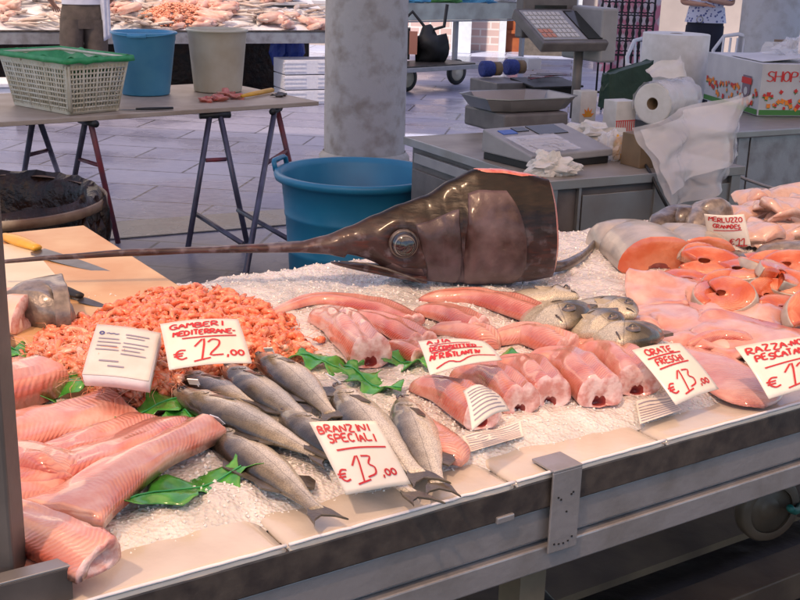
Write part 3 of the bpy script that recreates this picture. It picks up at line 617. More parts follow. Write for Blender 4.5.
# skinned pieces
def spath(pts, n):
    """Catmull-Rom through pts"""
    q = [pts[0]*2-pts[1]] + pts + [pts[-1]*2-pts[-2]]; out = []
    segs = len(pts)-1
    for i in range(n+1):
        x = i/n*segs; k = min(int(x), segs-1); f = x-k; a, b, c, d = q[k:k+4]
        out.append(.5*((2*b)+(c-a)*f+(2*a-5*b+4*c-d)*f*f+(3*b-3*c+d-a)*f**3))
    return out
def meat(name, label, cat, group, px, w, h, mt, z=0.0, w0=.45, h0=.5, w1=1.0, h1=1.0, cut=True, seed=0, groove=.18, lump=.5, cutm=None, arch=0, zlift=0, rot=0, slab=0, flat=.25, hole=True, wave=0, plane=.885):
    pts = [P(a, b, plane) for a, b in px]; path = spath(pts, 30)
    base = sum((IZ(p) for p in pts), 0)/len(pts) - .004 + z
    L = sum((path[i+1]-path[i]).length for i in range(30)); n = 28; rings = []; uvs = []; s = 0
    for i, p in enumerate(path):
        t = i/30; tan = (path[min(i+1, 30)]-path[max(i-1, 0)]).normalized(); sd = Vector((-tan.y, tan.x, 0)).normalized()
        if i: s += (path[i]-path[i-1]).length
        e = min(1, max(0, t)/.22); e = math.sin(e*math.pi/2)**.6 if w0 < .9 else 1
        ww = (w0+(w1-w0)*min(1, t*1.4))*(.25+.75*e if t < .22 else 1)*w/2
        hh = (h0+(h1-h0)*min(1, t*1.4))*(.25+.75*e if t < .22 else 1)*h
        if not cut and t > .8: q_ = max(.08, math.cos((t-.8)/.2*math.pi/2)**.6); ww *= q_; hh *= .3+.7*q_
        r = []
        for k in range(n):
            a = 2*math.pi*k/n; ca, sa = math.cos(a), math.sin(a)
            y = ww*math.copysign(abs(ca)**.85, ca)
            zz = hh*(sa*.72+.28)*(1-groove*math.exp(-(ca/.16)**2)) if sa > 0 else hh*(.28+flat*sa)
            if slab and sa > 0: zz = hh*(sa**.45*.85+.15)*(1-slab*.35*abs(noise.noise(Vector((ca*3.2+seed, s*7, seed*3)))))*(1+.35*ca*math.sin(seed))
            pv = Vector((p.x*11+seed*5, p.y*11, math.cos(a)*1.2+seed)); nz = noise.noise(pv)
            r.append(Vector((p.x, p.y, base)) + sd*(y*(1+.16*nz*lump)+rot*zz) + ZV*(max(0, zz)*(1+.20*lump*noise.noise(pv*1.9)) + arch*math.sin(t*math.pi)*1.0 + zlift*t + wave*noise.noise(Vector((p.x*9+y*14, p.y*9+y*9, seed)))*min(1, abs(ca)+.2)))
            vv = (1-a/math.pi*2) if a <= math.pi else (a-math.pi)/math.pi*2-1
            uvs.append((s+seed*.37, vv))
        rings.append(r)
    mid = path[15]; t_ = Thing(name, label, cat, (mid.x, mid.y, base), group)
    t_.part('flesh', MB().rings(rings, True, not cut, uvs=uvs), mt)
    if cut:
        tan = (path[30]-path[28]).normalized(); er = rings[-1]; c = sum(er, Vector())/n
        mb = MB(); rr = [er]
        for f, o_ in ((.95, .002), (.8, .004), (.55, .003), (.30, -.002)):
            rr.append([c - ZV*(1-f)*h1*h*.34*(1 if hole else 0) + (q-c)*f*(1+.16*noise.noise(q*45+Vector((seed, 0, 0)))) + tan*o_*(1+.9*noise.noise(q*50)) for q in er])
        mb.rings(rr, False, False)
        cf = t_.part('cut_face', mb, cutm or M['cutpale'])
        t_.part('hollow' if hole else 'core', MB().rings([rr[-1], [c - ZV*h1*h*.34*(1 if hole else 0) + (q-c)*.1 - tan*.02 for q in er]], False, True), M['hole'] if hole else (cutm or M['cutpale']), cf)
    return t_
GM = 'skinned pink fish tails in the middle of the stall'
TA = 'fish piece'
meat('skinned_fish_tail', 'skinned tail carrying the small lilac printed slip on its cut end', TA, GM, [(410, 378), (447, 391), (483, 416)], 0.077, 0.065, M['meat'], seed=1)
meat('skinned_fish_tail', 'skinned tail in the front row, second from the left, hollow cut end', TA, GM, [(450, 366), (490, 376), (521, 402)], 0.077, 0.067, M['meat'], seed=2)
meat('skinned_fish_tail', 'skinned tail in the middle of the front row with slanting pale cut', TA, GM, [(488, 362), (525, 368), (551, 395)], 0.077, 0.069, M['meat'], seed=3)
meat('skinned_fish_tail', 'largest ribbed tail of the front row, red side and deep ribs', TA, GM, [(520, 357), (565, 362), (600, 394)], 0.090, 0.073, M['meat'], seed=4)
meat('skinned_fish_tail', 'rightmost tail of the front row, cut end beside the orate price card', TA, GM, [(575, 345), (612, 354), (638, 384)], 0.090, 0.073, M['meat'], seed=5)
meat('skinned_fish_tail', 'curved tail with a flap end in the second row, on green leaf', TA, GM, [(484, 334), (525, 331), (568, 347)], 0.077, 0.060, M['meatp'], seed=6, groove=.25)
meat('skinned_fish_tail', 'short red skinned tail behind the ajia card with round pale cut', TA, GM, [(414, 303), (445, 311), (478, 326)], 0.068, 0.052, M['meat'], seed=7)
meat('skinned_fish_tail', 'long red tail at the back, just in front of the swordfish jaw', TA, GM, [(418, 291), (478, 294), (550, 316)], 0.077, 0.050, M['meat'], seed=8)
meat('skinned_fish_tail', 'big pale tail with gaping dark hollow pointing to the viewer', TA, GM, [(310, 309), (338, 322), (371, 355)], 0.090, 0.077, M['meatp'], seed=9)
meat('skinned_fish_tail', 'long thin tail curving away behind, next to the shrimps', TA, GM, [(268, 306), (318, 294), (375, 302), (412, 318)], 0.072, 0.034, M['meat'], seed=10)
meat('skinned_fish_tail', 'tail crossing behind the big gaping one, ending left of the ajia card', TA, GM, [(350, 306), (385, 318), (422, 338)], 0.077, 0.043, M['meat'], seed=11, groove=.3)
meat('skinned_fish_tail', 'small strip of tail peeping out left of the ajia card', TA, GM, [(388, 335), (404, 342), (422, 352)], 0.054, 0.039, M['meat'], seed=12)
meat('skinned_fish_tail', 'flat pink strip at the front left, lowest of the pink tails', TA, GM, [(414, 398), (435, 420), (462, 447)], 0.068, 0.030, M['meatp'], seed=13, cut=False, groove=0)
meat('skinned_fish_tail', 'slim tail tucked between the ajia card and the long red tail at the back', TA, GM, [(428, 322), (462, 326), (500, 338)], .07, .045, M['meatp'], seed=16, cut=False, groove=.2)
meat('skinned_fish_tail', 'slim tail tucked behind the two rightmost tails of the front row', TA, GM, [(555, 340), (590, 343), (622, 352)], .07, .05, M['meat'], seed=17, cut=False, groove=.2)
GF = 'pink fillets heaped at the left end'
meat('fish_fillet', 'uppermost pink fillet of the left heap, ribbed along its front', TA, GF, [(-30, 436), (40, 418), (121, 397)], .14, .045, M['meatp'], w0=.9, h0=.8, w1=.9, h1=.7, slab=1, seed=21, wave=.008, lump=.9)
meat('fish_fillet', 'long smooth fillet under the uppermost one in the left heap', TA, GF, [(-10, 462), (80, 438), (160, 408)], .085, .035, M['meat'], w0=.9, h0=.9, w1=.9, slab=1, seed=22, cut=False, groove=.05, wave=.01, lump=1.0)
meat('fish_fillet', 'glossy wet fillet in the middle of the left heap', TA, GF, [(-10, 482), (90, 462), (190, 417)], .12, .036, M['meat'], w0=.9, h0=.9, w1=.8, slab=1, seed=23, z=.012, cut=False, groove=.05, wave=.01)
meat('fish_fillet', 'pale glossy fold at the left of the wet middle fillet', TA, GF, [(-20, 462), (30, 462), (80, 482)], .11, .05, M['meatp'], w0=.9, h0=.9, w1=.8, slab=1, seed=24, z=.014, cut=False, groove=.05, wave=.012)
meat('fish_fillet', 'longest fillet with fine ribs, its tip touching the green leaf', TA, GF, [(60, 518), (122, 476), (208, 430)], .14, .038, M['meatp'], w0=1.0, h0=.8, w1=.55, h1=1.0, slab=1, seed=25, z=.014, groove=.03, wave=.006, lump=.4)
meat('fish_fillet', 'short ribbed fillet against the post in the left heap', TA, GF, [(-20, 505), (30, 492), (74, 486)], .12, .055, M['meat'], w0=1, h0=1, w1=.6, h1=.6, slab=1, seed=26, z=.008, cut=False, wave=.01, groove=.03)
meat('fish_fillet', 'thick smooth fillet lowest in the heap with folded cut end', TA, GF, [(-20, 522), (35, 534), (98, 564)], .085, .052, M['meatp'], w0=1, h0=1, w1=.85, h1=.85, slab=1, seed=27, z=.02, groove=.05, hole=False)
meat('fish_fillet', 'flat fillet under the lowest one, beside the steel rail', TA, GF, [(-20, 545), (20, 550), (58, 556)], .06, .03, M['meat'], w0=1, h0=1, slab=1, seed=28, cut=False, groove=.05)
meat('fish_fillet', 'pale slab with black skin edge beside the green leaf', TA, GF, [(-25, 392), (8, 384), (36, 374)], .18, .065, M['meatp'], w0=1, h0=1, w1=1, slab=1, seed=29, groove=.02, cutm=M['darkskin'], hole=False)
meat('ray_wing', 'big smooth pink ray wing behind the orate card', TA, 'skinned ray wings', [(612, 312), (668, 312), (735, 342)], .30, .045, M['ray'], w0=.7, h0=.8, w1=.8, h1=.7, slab=1, seed=31, lump=1.6, cut=False, groove=.05, wave=.05, z=-.006)
meat('ray_wing', 'upper ray wing lying below the salmon steaks', TA, 'skinned ray wings', [(630, 292), (695, 290), (770, 322)], .28, .045, M['ray'], w0=.7, h0=.8, w1=.8, h1=.7, slab=1, seed=32, lump=1.6, cut=False, groove=.05, wave=.05, z=.004)
meat('ray_wing', 'ray wing stretching to the right edge above the razza card', TA, 'skinned ray wings', [(690, 330), (750, 335), (830, 352)], .28, .04, M['ray'], w0=.7, h0=.8, w1=.9, h1=.8, slab=1, seed=33, lump=1.6, cut=False, groove=.05, wave=.03, z=.006)
meat('ray_wing', 'finely ribbed ray wing flap between the orate and razza cards', TA, 'skinned ray wings', [(668, 338), (715, 355), (765, 392)], .19, .022, M['rayrib'], w0=.7, h0=1, w1=.8, seed=34, cut=False, groove=.0, wave=.006)
meat('ray_wing', 'red folded ridge lying across the ray wings', TA, 'skinned ray wings', [(688, 340), (720, 334), (756, 340)], .05, .028, M['meat'], w0=.5, h0=.7, w1=.8, seed=35, cut=False, groove=.05, z=.012)

# salmon bodies
meat('salmon_half', 'larger silver salmon body with a wide orange cut facing forward', 'salmon', 'salmon bodies', [(596, 244), (630, 243), (660, 263)], .23, .115, M['salmonskin'], w0=.8, h0=.8, seed=41, lump=.15, groove=0, cutm=M['salmon'], hole=True, z=-.02)
meat('salmon_half', 'smaller silver salmon body with an oval orange cut, right behind the larger', 'salmon', 'salmon bodies', [(652, 238), (688, 241), (706, 256)], .17, .08, M['salmonskin'], w0=.8, h0=.8, seed=42, lump=.15, groove=0, cutm=M['salmon'], hole=False, z=0)
def steak_proto():
    root = link(bpy.data.objects.new('salmon_steak', None)); n = 30; th = .028
    outer, inner = [], []
    for i in range(n+1):
        a = R(-152)+R(304)*i/n
        outer.append(Vector((.072*math.cos(a)*(1+.1*math.cos(a)), .052*math.sin(a), 0)))
        k = .20+.10*math.cos(a)
        inner.append(Vector((.072*math.cos(a)*k*(.9)-.012, .052*math.sin(a)*k*.75, 0)))
    mb = MB(); vs, uvs = [], []
    for z, dz in ((th, 1), (0, 0)):
        for f in (1, .97, .8, .6, .4, .2, 0):
            for i in range(n+1):
                p = inner[i].lerp(outer[i], f); zz = z + (.003*math.sin(f*math.pi) - .004*(f > .98) if dz else 0) + .002*noise.noise(p*60)
                vs.append(Vector((p.x, p.y, zz))); uvs.append((f*.06+.008*math.sin(i*.9), i/n*2-1))
    m_ = n+1; fs = []
    for l in range(6):
        for i in range(n):
            fs.append((l*m_+i, (l+1)*m_+i, (l+1)*m_+i+1, l*m_+i+1)); q = 7*m_
            fs.append((q+l*m_+i, q+l*m_+i+1, q+(l+1)*m_+i+1, q+(l+1)*m_+i))
    for i in range(n): fs.append((6*m_+i, 6*m_+i+1, 13*m_+i+1, 13*m_+i))
    for e in (0, n): fs += [(l*m_+e, (l+1)*m_+e, 7*m_+(l+1)*m_+e, 7*m_+l*m_+e) for l in range(6)]
    mb.add(vs, fs, True, uvs); mesh('flesh', mb, M['salmon'], root)
    sk = MB().rings([[p*s_ + ZV*z for p in outer] for s_, z in ((1.0, -.0005), (1.025, .004), (1.025, th-.006), (1.0, th-.003))], False, False, closed=False)
    mesh('skin', sk, M['salmonskin'], root, solid=.0008)
    bn = MB().blob((.028, 0, th-.001), (.007, .006, .003), 10, 6); mesh('bone', bn, M['cutpale'], root)
    return root
sp0 = steak_proto(); first = True
stk = [(688, 277, .0, 20, 'front left salmon steak beside the ray wings'), (706, 269, .03, -30, 'salmon steak right in front of the smaller salmon body'), (724, 283, .012, 60, 'salmon steak with silver skin edge toward the viewer'),
       (745, 262, .0, 10, 'salmon steak directly under the merluzzo card'), (741, 278, .035, -60, 'tilted salmon steak in the middle of the steak pile'), (768, 268, .02, 30, 'upper salmon steak leaning on its neighbours'),
       (762, 290, .012, 80, 'salmon steak at the lower middle of the pile'), (788, 272, .03, -20, 'upper right salmon steak near the white fillets'), (782, 303, .0, 45, 'lowest salmon steak above the razza card'),
       (790, 288, .035, -75, 'salmon steak at the right edge, halfway down the pile'), (806, 283, .01, 0, 'salmon steak half cut off by the right edge of the view'), (806, 312, .012, 120, 'bottom right salmon steak with the dark red cavity'),
       (716, 292, .0, 150, 'small salmon steak sunk between the pile and the ray wings'),
       (728, 296, .02, -100, 'salmon steak tilted over the upper ray wing at the pile edge'), (756, 277, .05, 200, 'topmost salmon steak in the middle of the pile'), (776, 285, .05, 110, 'salmon steak on top, between the upper right and the lowest ones'), (697, 262, .03, 70, 'salmon steak leaning on the cut of the larger salmon body')]
for k, (x, y, dz, rz, lab) in enumerate(stk):
    o = sp0 if k == 0 else copy_tree(sp0); p = P(x, y, .895); o.location = (p.x, p.y, IZ(p)+dz-.003); s = random.uniform(.95, 1.2)
    o.rotation_euler = (R(random.uniform(5, 48)), R(random.uniform(-22, 15)), R(rz*.5)); o.scale = (s, s, s); tag(o, lab, 'salmon steak', 'salmon steaks in a pile')
# white fillets and fish at the upper right
wf = [((730, 226), (778, 219), .03, 'pale fillet against the merluzzo card at the top of the heap'), ((744, 242), (778, 234), .0, 'pale fillet peeping out right of the merluzzo card'), ((762, 214), (815, 213), .055, 'rearmost pale fillet on top of the heap'),
      ((755, 245), (805, 236), .02, 'long pale fillet in the middle of the heap'), ((782, 240), (830, 240), .03, 'pink tinged fillet at the right edge'), ((736, 211), (770, 214), .05, 'small pale fillet at the back left of the heap'), ((768, 232), (822, 226), .05, 'pale fillet lying crosswise on the heap'),
      ((750, 222), (790, 232), .06, 'folded pale fillet slanting over the middle of the heap'), ((785, 220), (826, 230), .065, 'pale fillet slanting down at the upper right edge'), ((740, 234), (765, 246), .035, 'narrow pale fillet hanging down beside the merluzzo card')]
for k, (a_, c_, dz, lab) in enumerate(wf):
    meat('white_fish_fillet', lab, TA, 'pale fillets heaped at the upper right', [a_, ((a_[0]+c_[0])/2, (a_[1]+c_[1])/2-3), c_], .15, .042, M['whitefillet'], w0=.6, h0=.8, w1=.9, seed=50+k, slab=1, lump=1.5, cut=False, groove=.05, wave=.035, z=dz)
meat('grey_fish', 'brown silver fish tail lying under the pale fillets', 'fish', 'grey fish at the back', [(755, 250), (785, 249), (830, 256)], .12, .06, M['greyskin'], seed=60, cut=False, groove=0, z=.0)
meat('grey_fish', 'dark brown fish behind the salmon bodies', 'fish', 'grey fish at the back', [(652, 228), (672, 222), (698, 226)], .12, .06, M['darkskin'], seed=61, cut=False, groove=0, z=.02)
meat('grey_fish', 'pale grey fish standing up left of the merluzzo card', 'fish', 'grey fish at the back', [(692, 232), (704, 224), (720, 228)], .13, .09, M['greyskin'], seed=62, cut=False, groove=0, z=.02)
meat('grey_fish', 'brown fish scrap under the merluzzo card beside the steaks', 'fish', 'grey fish at the back', [(722, 252), (734, 256), (742, 268)], .08, .05, M['darkskin'], seed=63, cut=False, groove=0, z=.0)
# tail curving behind the swordfish
meat('fish_tail', 'thin curved fish tail lying behind the swordfish head', 'fish', None, [(540, 268), (565, 264), (585, 252), (598, 236)], .05, .035, M['darkskin'], w0=.8, h0=.9, w1=.3, h1=.6, seed=64, cut=False, groove=0, z=.008)
# monkfish chunks at the left
meat('fish_chunk', 'grey skinned fish chunk standing at the board edge', TA, 'fish chunks at the left end', [(30, 322), (44, 316), (66, 314)], .20, .10, M['greyskin'], w0=.9, h0=.9, seed=66, cutm=M['greyskin'], hole=False, groove=.02)
meat('fish_chunk', 'brown and pink fish chunk next to the post', TA, 'fish chunks at the left end', [(-20, 325), (6, 318), (32, 320)], .18, .085, M['cream'], w0=.9, h0=.9, seed=67, cutm=M['cutpale'], hole=False, groove=.1)
meat('fish_chunk', 'black skinned scrap half hidden by the post', TA, 'fish chunks at the left end', [(-14, 352), (-2, 350), (10, 350)], .12, .05, M['darkskin'], w0=.9, h0=.9, seed=68, cut=False, groove=0)

# shrimps
def shrimp_mb(fat=1.0, curl=1.0, feel=False):
    mb = MB(); n = 15; pts, rr = [], []
    for i in range(n):
        a = i/(n-1)*R(205)*curl; r = .0125; pts.append(Vector((r*math.cos(a)*1.15, r*math.sin(a), 0)))
        t = i/(n-1); base = .0066*fat*(math.sin(min(1, t*3+.35)*math.pi/2))*(1-.62*t); rr.append(base*(1+.16*(i % 2)))
    mb.tube(pts, rr, 9)
    e = pts[-1]; d = (pts[-1]-pts[-2]).normalized(); s_ = Vector((-d.y, d.x, 0))
    for a in (-.6, 0, .6):
        q = d*math.cos(a)+ZV*math.sin(a)*.8; mb.add([e-s_*.001, e+q*.006+ZV*.002, e+q*.010, e+q*.006-ZV*.002], [(0, 1, 2, 3)], False)
    for i in range(5):
        p = pts[3+i*2]; c = Vector((0, 0, 0)); q = (c-p).normalized(); mb.tube([p+q*.003, p+q*.010+ZV*.003*(-1)**i], [.0010, .0004], 4)
    p = pts[0]; mb.tube([p, p+Vector((.001, -.010, 0))], [.004, .0006], 6)
    pass
    if feel:
        mb.tube([p, p+Vector((.010, -.018, .005)), p+Vector((.026, -.030, .008)), p+Vector((.046, -.034, .002))], [.0006, .0005, .0004, .0002], 4)
        mb.tube([p, p+Vector((-.004, -.020, .006)), p+Vector((-.002, -.042, .004))], [.0006, .0005, .0002], 4)
        mb.blob(p+Vector((.003, -.004, .003)), .0013, 6, 5, 0)
    return mb
protos = [mesh('shrimp', shrimp_mb(1, 1, True), M['shrimp']), mesh('shrimp', shrimp_mb(1.15, .8, True), M['shrimpd']), mesh('shrimp', shrimp_mb(1.05, .65, True), M['shrimpp'])]
poly = [(24, 352), (60, 326), (112, 304), (160, 289), (205, 288), (250, 298), (285, 318), (306, 342), (300, 352), (262, 356), (215, 366), (178, 388), (140, 392), (110, 384), (40, 368)]
def inside(x, y):
    c = False; n = len(poly)
    for i in range(n):
        x1, y1 = poly[i]; x2, y2 = poly[(i+1) % n]
        if (y1 > y) != (y2 > y) and x < (x2-x1)*(y-y1)/(y2-y1)+x1: c = not c
    return c
def edge_d(x, y):
    best = 1e9
    for i in range(len(poly)):
        a, b = Vector(poly[i]), Vector(poly[(i+1) % len(poly)]); ab = b-a; f = max(0, min(1, (Vector((x, y))-a).dot(ab)/ab.dot(ab))); d = Vector((x, y))-a-ab*f
        best = min(best, math.hypot(d.x, d.y*2.2))
    return best
def heap(x, y): return .044*min(1, edge_d(x, y)/50)**.75
spots = []
while len(spots) < 1900:
    x, y = random.uniform(15, 310), random.uniform(282, 395)
    if inside(x, y) and not (168 < x < 256 and y > 364): spots.append((x, y))
for k in range(22): spots.append((random.uniform(285, 325), random.uniform(335, 352))) if k < 6 else spots.append((random.uniform(100, 150), random.uniform(380, 396)))
rest = MB(); srcs = [shrimp_mb(1, 1), shrimp_mb(1.15, .8), shrimp_mb(.9, .6)]
top = set(sorted(range(len(spots)), key=lambda q_: -spots[q_][1]+random.uniform(-40, 40))[:300]); k3 = 0
for i, (x, y) in enumerate(spots):
    hh = heap(x, y) if inside(x, y) else 0; p = P(x, y, .875+hh); z = IZ(p)+hh
    ro = Matrix.Rotation(random.uniform(0, 6.28), 3, 'Z') @ Matrix.Rotation(random.uniform(-1.1, 1.1), 3, 'X') @ Matrix.Rotation(random.uniform(-.5, .5), 3, 'Y'); s = random.uniform(1.05, 1.5)
    if i in top:
        o = protos[k3] if k3 < 3 else protos[k3 % 3].copy()
        if k3 >= 3: link(o)
        o.matrix_world = Matrix.Translation((p.x, p.y, z+.006)) @ ro.to_4x4() @ Matrix.Diagonal((s*random.uniform(.8, 1.5), s*random.uniform(.8, 1.1), s, 1))
        tag(o, 'curled orange shrimp in the shrimp heap', 'shrimp', 'shrimps in the heap'); k3 += 1
    else:
        q = srcs[i % 3]; zz = z-random.uniform(-.005, .010); rest.add([Vector((p.x, p.y, zz)) + ro @ v*s for v in q.v], q.f)
tag(mesh('shrimp_heap', rest, M['shrimpd']), 'mass of orange shrimps underneath the loose ones', 'shrimp heap', kind='stuff')
mb = MB()                                                            # small pale meats glistening in the heap
def hz(i, j):
    x = 20+290*i; y = 284+108*j; hh = heap(x, y) if inside(x, y) else -.02; p = P(x, y, .875+max(hh, 0)); return Vector((p.x, p.y, IZ(p)+hh-.012))

# leaves
def leaf(label, px, ang, L=.20, w=.07, seed=0, z=.004, plane=.885):
    p = P(*px, plane); rnd = random.Random(seed); mb = MB(); n = 26; e = []
    for i in range(n+1):
        t = i/n; ww = w/2*math.sin(math.pi*min(1, t*.96+.04))**.7*(1+.45*math.sin(t*22+seed))*rnd.uniform(.85, 1.1); e.append(ww)
    def fn(i, j):
        t = i; k = min(n, int(round(t*n))); y = (j-.5)*2*e[k]
        v = Vector(((t-.5)*L, y, .010*math.sin(t*7+seed)+.010*abs(j-.5)*2*math.sin(t*15+seed*2)+.004*noise.noise(Vector((t*9, j*4, seed)))))
        q = Matrix.Rotation(ang, 3, 'Z') @ v; return Vector((p.x, p.y, IZ(p)+z+.008)) + q
    mb.grid(fn, n, 8)
    t_ = Thing('green_leaf', label, 'leaf', (p.x, p.y, IZ(p)+z), 'green garnish leaves'); bl = t_.part('blade', mb, M['leaf'], solid=.0012)
    t_.part('midrib', MB().tube([fn(i/10, .5)+ZV*.0015 for i in range(11)], .0014, 6), M['green'], bl)
A_ = lambda a, b: (lambda d: math.atan2(d.y, d.x))(P(*b, .885)-P(*a, .885))
leaf('green leaf between the left fillets and the lowest sea bass', (200, 474), A_((148, 492), (252, 458)), .27, .085, 1)
leaf('green leaf under the white printed packet, upper blade', (72, 366), A_((45, 372), (104, 360)), .22, .11, 2, .02)
leaf('green leaf beside the black skin edge, left of the packet', (60, 382), A_((40, 388), (80, 376)), .17, .10, 3, .012)
leaf('green leaf between the left heap and the sea bass heads', (168, 400), A_((130, 404), (192, 392)), .20, .10, 4, .008)
leaf('green leaf at the far left behind the pale slab', (10, 352), 0.3, .12, .08, 5, .01)
leaf('green leaf left of the gaping tail', (325, 357), A_((300, 354), (350, 360)), .16, .07, 6)
leaf('green leaf under the cut of the gaping tail', (372, 375), A_((350, 364), (385, 378)), .16, .08, 7)
leaf('green leaf right of the gaping tail behind the ajia card', (408, 354), A_((390, 350), (425, 358)), .15, .07, 8)
leaf('green leaf showing between the ajia card and the curved tail', (500, 354), A_((485, 352), (525, 358)), .20, .08, 9)
leaf('green leaf tip between the bream pile and the curved tail', (577, 336), A_((565, 334), (592, 338)), .12, .07, 10)
leaf('green leaf tip hidden among the sea bass heads', (188, 410), A_((178, 405), (198, 420)), .12, .07, 11, .0)

# ------------------------------------------------------------------ swordfish head
A0, B0 = P(420, 282, .87), P(545, 280, .87); sdv = (B0-A0); sdv.z = 0; sdv.normalize()
# the head stands in the upright plane through A0 along sdv
nrm_ = Vector((-sdv.y, sdv.x, 0))
def SW(px, py, out=0.0):
    d = ray(px, py); o_ = Vector((0, 0, CAMH)); k = (A0-o_).dot(nrm_)/d.dot(nrm_); return o_ + d*k - nrm_*out
base = Vector((A0.x, A0.y, .865))
sw = Thing('swordfish_head', 'big dark brown swordfish head with long bill lying across the ice', 'swordfish', base)
HT = [(-6, 260.5, 264, .006), (60, 254.5, 259.5, .008), (130, 249, 256, .010), (200, 247, 253, .012), (250, 244.5, 252.5, .015), (300, 241.5, 252, .021), (325, 235.5, 253.5, .027), (350, 226, 258, .034),
      (375, 214.5, 268, .043), (400, 204, 276, .053), (425, 195.5, 280, .063), (450, 176+5, 282, .072), (475, 168.5, 283, .079), (500, 169, 282, .083), (525, 173, 280, .084), (548, 179, 276, .080)]
HT[11] = (450, 180, 282, .072)
rings = []; NS = 190
for i in range(NS+1):
    x = -6+554*(i/NS)**.8; tp, bt, th = interp(HT, x); n = 64; r = []
    up = x < 385
    if x < 400 and x > 345: # upper jaw only, the lower jaw is its own piece
        f = (x-345)/55; bt = bt*0+(253.5+(276-253.5)*max(0, f)**1.6)
    for k in range(n):
        a = 2*math.pi*k/n; ca, sa = math.cos(a), math.sin(a)
        py = (tp+bt)/2 - (bt-tp)/2*math.copysign(abs(sa)**.9, sa)
        topf = max(0, sa)
        tt = th*math.copysign(abs(ca)**.8, ca)*(1-.48*topf**1.6 if x > 300 else 1)
        p = SW(x, py); bumpy = .006*noise.noise(Vector((x*.03, py*.035, 4))) if x > 340 else 0
        g = 0
        if x > 440 and ca > 0:
            edge = 516 - 14*((py-240)/40)**2; g = .004*(1/(1+math.exp((x-edge)/1.2)))*max(0, min(1, (py-200)/15))*max(0, min(1, (279-py)/10))   # gill cover
            e2 = 460 - 4*((py-245)/30)**2; g -= .011*math.exp(-((x-e2)/2.6)**2)*max(0, min(1, (py-218)/12))
            g += .005*math.exp(-((x-e2-9)/5)**2) + .004*noise.noise(Vector((x*.09, py*.05, 8)))
        eyd = math.hypot((x-400)/20, (py-238)/19)
        if ca > 0: g += .010*math.exp(-(eyd-1.15)**2*5) - .004*math.exp(-(eyd)**2*4)
        r.append(p - nrm_*(tt+(bumpy+g)*(1 if ca > 0 else -1)*abs(ca)))
    rings.append(r)
bo = sw.part('head', MB().rings(rings, True, False), M['sword'])
er = rings[-1]; cc = sum(er, Vector())/len(er)
sw.part('cut_face', MB().rings([er, [cc+(q-cc)*.9+sdv*.006 for q in er], [cc+(q-cc)*.5+sdv*.002 for q in er], [cc+(q-cc)*.15-sdv*.01 for q in er]], False, True), M['redcut'])
cs = MB(); rr = []
for i in range(26):
    x = 474+73*i/25; tp = interp(HT, x)[0]; r = []
    for k in range(9):
        a = math.pi*k/8; wv = .020*math.sin(math.pi*min(1, (i+1.5)/24))**.4
        r.append(SW(x, tp+2.4-2.6*math.sin(a)*(1+.3*noise.noise(Vector((x*.3, k, 0))))) - nrm_*wv*math.cos(a))
    rr.append(r)
cs.rings(rr, True, True, closed=False); sw.part('cut_top', cs, M['redcut'])
lj = []
for i in range(24):
    t = i/23; x = 331+92*t; tp = 261.5+ (266-261.5)*t + 3*t*t; bt = 263+ (281-263)*t**.8; th = .008+.052*t**.9; r = []
    for k in range(20):
        a = 2*math.pi*k/20; r.append(SW(x, (tp+bt)/2-(bt-tp)/2*math.sin(a)) - nrm_*th*math.cos(a))
    lj.append(r)
sw.part('lower_jaw', MB().rings(lj), M['sword'])
mo = [SW(x, y, o_) for x, y, o_ in ((340, 259, .02), (362, 259.5, .034), (385, 264, .048), (398, 268, .056), (410, 272, .062), (418, 276, .066))]
sw.part('mouth', MB().tube(mo, [.001, .002, .003, .003, .002, .001], 8), M['darkskin'])
ec = SW(400, 238, .054+.010); q = (-nrm_).to_track_quat('Z', 'Y').to_matrix(); er_ = .0335
ey = sw.part('eye', MB().lathe([(er_*1.08, -.010), (er_*1.05, -.002), (er_*1.0, .0012), (er_*.93, .001)], ec, 40, q, cap1=True), M['darkskin'])
M['eyeball'] = mat('eyeball', (.008, .009, .016), .04, 0, (.03, .035, .055), 30, coat=1, contrast=(.5, .7))
sw.part('eyeball', MB().lathe([(er_*.93, .0), (er_*.90, .006), (er_*.80, .0125), (er_*.6, .0185), (er_*.35, .0225), (.0005, .024)], ec, 40, q), M['eyeball'], ey)
sw.part('iris', MB().lathe([(er_*.78, .0128), (er_*.76, .0152), (er_*.70, .0168)], ec, 40, q), mat('iris', (.16, .15, .15), .2, .3, coat=1), ey)
XS = [-6+554*(i/NS)**.8 for i in range(NS+1)]
def on_head(x, f):                        # the surface point at station x, f: 0 belly .. 1 back, near side
    i = min(range(NS+1), key=lambda q_: abs(XS[q_]-x)); a = (f-.5)*math.pi*.96; k = int(round(a/(2*math.pi)*64)) % 64; return rings[i][k] - nrm_*.0008
def on_s(x, f, out=0.0):
    t_ = ((x+6)/554)**(1/.8)*NS; i0 = max(0, min(NS-1, int(t_))); u_ = t_-i0; a = ((f-.5)*math.pi*.98/(2*math.pi)*64) % 64; k0 = int(a) % 64; v_ = a-int(a); k1 = (k0+1) % 64
    p = (rings[i0][k0]*(1-u_)+rings[i0+1][k0]*u_)*(1-v_)+(rings[i0][k1]*(1-u_)+rings[i0+1][k1]*u_)*v_
    return p - nrm_*out
